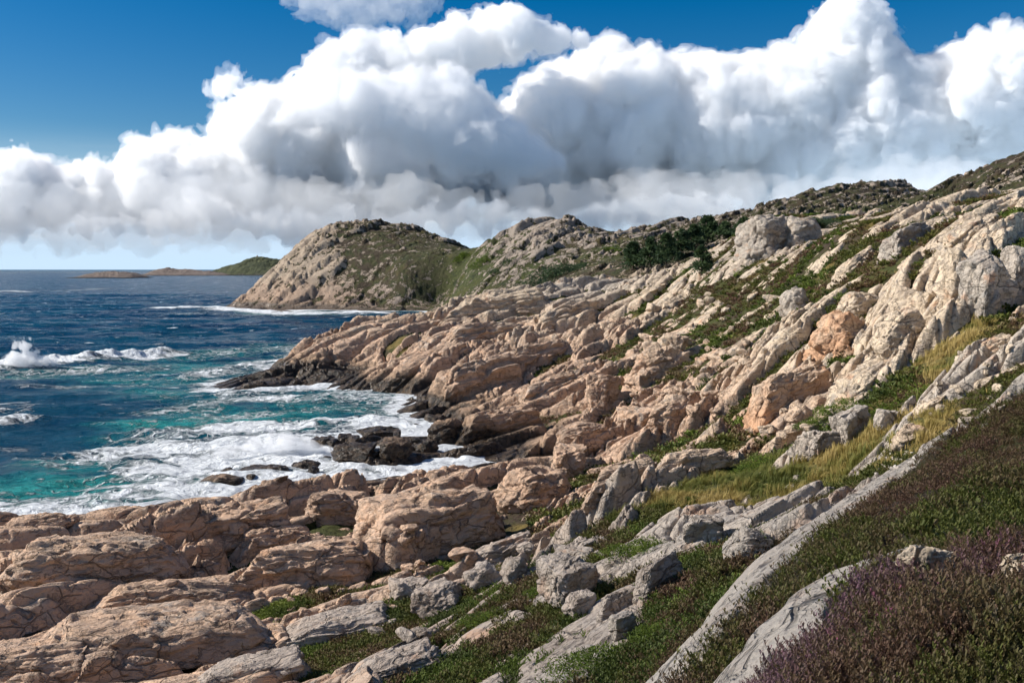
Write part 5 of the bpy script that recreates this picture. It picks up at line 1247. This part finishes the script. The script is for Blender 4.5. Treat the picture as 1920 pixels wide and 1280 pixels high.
def trunk_mesh(h, r, rng, limbs=8):
    V, F = [], []
    def tube(a, b, r0, r1):
        a, b = np.array(a, float), np.array(b, float); d = b - a; d /= np.linalg.norm(d)
        s = np.cross(d, (0.3, 0.9, 0.1)); s /= np.linalg.norm(s); t = np.cross(d, s); n0 = len(V)
        for p, rr in ((a, r0), (b, r1)):
            for k in range(6):
                an = k * math.pi / 3; V.append(p + (s * math.cos(an) + t * math.sin(an)) * rr)
        for k in range(6): F.append((n0 + k, n0 + (k + 1) % 6, n0 + 6 + (k + 1) % 6, n0 + 6 + k))
    tube((0, 0, -0.5), (0.02 * h, 0, h * 0.5), r, r * 0.6); tube((0.02 * h, 0, h * 0.5), (0, 0, h * 0.92), r * 0.6, r * 0.12)
    for k in range(limbs):
        z = h * rng.uniform(0.2, 0.8); a = rng.uniform(0, 6.28); L = h * 0.22 * (1.1 - z / h)
        tube((0, 0, z), (L * math.cos(a), L * math.sin(a), z + L * 0.2), r * 0.3, r * 0.08)
    return mesh_np('trunk', np.array(V), np.array(F, np.int32), MAT['bark'])
TREES = [  # px, py foot, height, width
    (1188, 508, 58, 52, 'dark spruce at the left end of the row of trees'), (1222, 503, 60, 56, 'dark spruce second from the left in the row of trees'),
    (1252, 497, 62, 52, 'dense dark spruce at the foot of the hill, beside the row end'), (1278, 484, 56, 56, 'dark spruce in the middle of the row, below the rock knob'),
    (1304, 470, 50, 54, 'dark spruce between the middle one and the tallest one'), (1330, 458, 56, 60, 'tallest dark spruce of the row, near its upper end'),
    (1362, 446, 30, 44, 'low dark spruce just right of the tallest one'), (1318, 514, 56, 54, 'lone dark spruce in front of the row of trees'),
    (1398, 440, 34, 46, 'small dark spruce on the ridge above the grey knob')]
BUSHES = [  # px, py foot, width, height, material, label
    (1040, 526, 100, 46, 'needle', 'wide dark green bush below the second dome'), (1000, 530, 60, 30, 'needle', 'dark green bush left of the widest one in the hollow'),
    (1085, 505, 40, 22, 'needle', 'small dark bush at the foot of the second dome'), (1150, 470, 40, 20, 'green_leaf', 'light green bush in the gap between the domes'),
    (900, 500, 50, 20, 'green_leaf', 'green bush on the grassy saddle of the headland'), (950, 512, 60, 22, 'needle', 'dark low thicket on the headland saddle'),
    (870, 488, 40, 14, 'green_leaf', 'low green scrub patch behind the headland crest'), (1540, 425, 70, 18, 'needle', 'dark scrub in the dip behind the grey knob'),
    (1422, 886, 92, 52, 'green_leaf', 'bright green juniper bush above the yellow meadow'), (1408, 1032, 92, 48, 'green_leaf', 'deep green juniper beside the smooth grey boulder'),
    (1530, 806, 64, 40, 'green_leaf', 'green juniper hanging over the dark square block'), (1580, 770, 84, 30, 'green_leaf', 'low green juniper on top of the grey rock wall'),
    (1668, 772, 50, 20, 'green_leaf', 'small green juniper at the narrow grassy cleft'), (1015, 1112, 66, 44, 'green_leaf', 'bright moss cushion left of the stepped grey block'),
    (905, 1168, 90, 40, 'green_leaf', 'green fern clump in front of the leaning grey boulder'), (1190, 1042, 120, 34, 'green_leaf', 'bright green mat on top of the mossy terrace'),
    (1100, 1262, 160, 70, 'green_leaf', 'largest dark green fern thicket at the bottom of the gully'), (1240, 1196, 110, 44, 'green_leaf', 'green fern patch right of the small jagged rock'),
    (830, 1072, 46, 20, 'green_leaf', 'small moss tuft among the pale rubble')]
def build_trees(land):
    bark_mat()
    for i, (px, py, h, w, lab) in enumerate(TREES):
        rng = np.random.default_rng(700 + i)
        b = hit(land, px, py, 60); s = b.y / F_PX; H, R = h * s, w * s * 0.5
        t = bpy.data.objects.new('spruce_tree', None); link(t); t.location = (b.x, b.y + R * 0.5, b.z - 0.3); tag(t, lab, 'tree', 'spruces below the hill')
        tr = new_obj('trunk', trunk_mesh(H, 0.03 * H, rng)); tr.parent = t
        def lump(g):
            z = g.random() ** 0.8; a = g.uniform(0, 6.28); rr = R * (1.05 - z) ** 0.6 * math.sqrt(g.uniform(0.15, 1.0)) * 0.85
            return (rr * math.cos(a), rr * math.sin(a), H * (0.08 + 0.86 * z)), R * 0.34 * (1.25 - z), g.uniform(0.1, 0.9)
        c = new_obj('crown', clump_mesh('crown', *leafy_volume(rng, 2600, lump, R * 0.16), 'needle')); c.parent = t
    for i, (px, py, w, h, mat, lab) in enumerate(BUSHES):
        rng = np.random.default_rng(800 + i)
        b = hit(land, px, py, 16); s = b.y / F_PX; H, R = h * s, w * s * 0.5
        nm = 'juniper_bush' if 'juniper' in lab else ('moss_cushion' if 'moss' in lab else 'fern' if 'fern' in lab else 'bush')
        def lump(g):
            a = g.uniform(0, 6.28); q = math.sqrt(g.random()); z = (1 - q * q) * g.uniform(0.2, 0.8)
            x, y = R * q * math.cos(a), R * 0.7 * q * math.sin(a)
            gz = float(land.surface(np.array([b.x + x]), np.array([b.y + R * 0.5 + y]))[0][0]) - b.z
            return (x, y, max(-0.3 * H, min(gz, 0.4 * H)) + H * 0.55 * z), min(R * 0.3, H * 0.5), g.uniform(0.15, 0.85)
        o = new_obj(nm, clump_mesh(nm, *leafy_volume(rng, 3200 if w > 60 else 1500, lump, max(R * 0.055, 0.7 * s * 3)), mat)); o.location = (b.x, b.y + R * 0.5, b.z)
        tag(o, lab, 'bush' if nm != 'moss_cushion' else 'moss', kind='thing')
# ------------------------------------------------------------------ islands and spray
def build_islands():
    m, t, o = new_mat('island_rock'); MAT['island'] = m
    pos, nor, _ = npos(t); x, y, z = nsep(t, pos)
    n1 = nnoise(t, pos, 0.035, 5, 0.65); n2 = nnoise(t, pos, 0.12, 5, 0.65)
    g = (z * 0.02 + (n1 - 0.5) * 1.6 + (n2 - 0.5) * 1.0 + nattr(t, 'green') - 0.75).ss(0.0, 0.25)
    c = nmix(t, n2.ss(0.35, 0.65), (0.10, 0.075, 0.062), (0.22, 0.175, 0.145))
    c = nmix(t, g, c, nmix(t, n1.ss(0.4, 0.6), (0.038, 0.046, 0.020), (0.066, 0.072, 0.030)))
    c = nmix(t, z.ss(4.0, 1.5), c, (0.03, 0.026, 0.022))
    principled(t, o, c, 0.9, nbump(t, n2, 6.0, 0.9))
    for (prof, D, depth, green, seed, lab) in (
        ([(150, 520), (165, 516), (178, 511), (195, 510), (215, 508), (240, 509), (258, 513), (270, 520)], 2650.0, 90.0, 0.0, 1, 'low dark bare skerry, nearest of the three islets on the horizon'),
        ([(278, 515), (292, 509), (306, 503), (322, 502), (340, 505), (362, 505), (380, 508), (402, 509), (425, 513), (440, 515)], 3700.0, 150.0, 0.1, 2, 'long low reddish islet in the middle of the horizon group'),
        ([(408, 514), (420, 506), (432, 499), (448, 494), (460, 491), (470, 484), (480, 481), (500, 481), (516, 484), (530, 487), (548, 497), (580, 512)], 4000.0, 320.0, 0.95, 3, 'green hilltop island with a small cairn on its crest')):
        P = np.array(prof, float); nx, ny = 260, 60
        px = np.linspace(P[0, 0], P[-1, 0], nx); py = np.interp(px, P[:, 0], P[:, 1])
        hz = np.array([at(a, b, D).z for a, b in zip(px, py)]); hz = np.maximum(hz, 0)
        v = np.linspace(-1, 1, ny)
        X = (px[None] - CX) / F_PX * D + 0 * v[:, None]; Y = D + v[:, None] * depth + 0 * px[None]
        Z = hz[None] * np.clip(1 - np.abs(v[:, None]) ** 1.7, 0, 1) 
        r = fbm2((X / 22).ravel(), (Y / 22).ravel(), 5, 900 + seed).reshape(X.shape)
        rd = 1 - np.abs(fbm2((X / 40).ravel(), (Y / 40).ravel(), 4, 950 + seed)).reshape(X.shape) * 2
        Z = Z * (0.86 + 0.14 * rd) + r * np.minimum(Z, 14) * 0.28 - 1.0 * (Z < 0.3)
        idx = np.arange(Z.size).reshape(Z.shape)
        q = np.stack([idx[:-1, :-1], idx[:-1, 1:], idx[1:, 1:], idx[1:, :-1]], -1).reshape(-1, 4)
        me = mesh_np('island', np.stack([X.ravel(), Y.ravel(), Z.ravel() + 0.2], 1), q, MAT['island']); attr(me, 'green', np.full(Z.size, green))
        tag(new_obj('island', me), lab, kind='structure')
    c = at(482, 481.5, 4000.0)
    V, Fa = rock_shape(77, 2, (5, 5, 7), 'block')
    o = new_obj('cairn', mesh_np('cairn', V, Fa, MAT['grey_rock'])); attr(o.data, 'wetline', np.zeros(len(V))); o.location = (c.x, c.y, c.z + 2)
    tag(o, 'tiny cairn on top of the green island', 'cairn', kind='thing')
def build_spray():
    S = MAT['spray']; Fs = MAT['fine_spray']
    def D_of(py): return -CAM_Z / ray(0, py)[1]
    def sp(top, bot, D, depth, lab, seed, n, rmax, rmin=3, amp=0.55):
        o = build_cloud(top, bot, D, depth, 1.7, lab, seed, n, ((0.0, 3.0, S, ''), (3.0, 8.0, Fs, 'mist')), rmax, rmin, amp)
        o.name = 'spray'; o['category'] = 'spray'; return o
    sp([(12, 672), (20, 645), (28, 634), (40, 631), (54, 639), (66, 650), (80, 662), (100, 672)], [(12, 690), (100, 690)], D_of(692), 26, 'tall white plume of spray thrown up by the outermost breaker', 31, 190, 14, 1.8, 0.8)
    sp([(400, 846), (440, 832), (470, 820), (500, 810), (540, 806), (575, 812), (600, 830), (640, 846)], [(400, 852), (640, 852)], D_of(856), 26, 'white burst of spray over the brown wave washed rocks', 33, 260, 11, 2, 0.8)
# ------------------------------------------------------------------ the scene
build_camera(); build_sky(); build_mats()
LAND = Land()
build_terrain(LAND); build_sea(LAND); build_rocks(LAND); build_plants(LAND); build_trees(LAND); build_islands(); build_spray()
build_clouds(); build_low_clouds(); build_shade_cloud(); build_sun(5.0)
scene.view_settings.view_transform = 'Standard'; scene.view_settings.look = 'None'; scene.view_settings.gamma = 1.0; scene.view_settings.exposure = 0.50
scene.cycles.volume_bounces = 22; scene.cycles.max_bounces = 24; scene.cycles.diffuse_bounces = 2; scene.cycles.glossy_bounces = 2
scene.cycles.use_denoising = True
scene.cycles.use_adaptive_sampling = True; scene.cycles.adaptive_threshold = 0.03
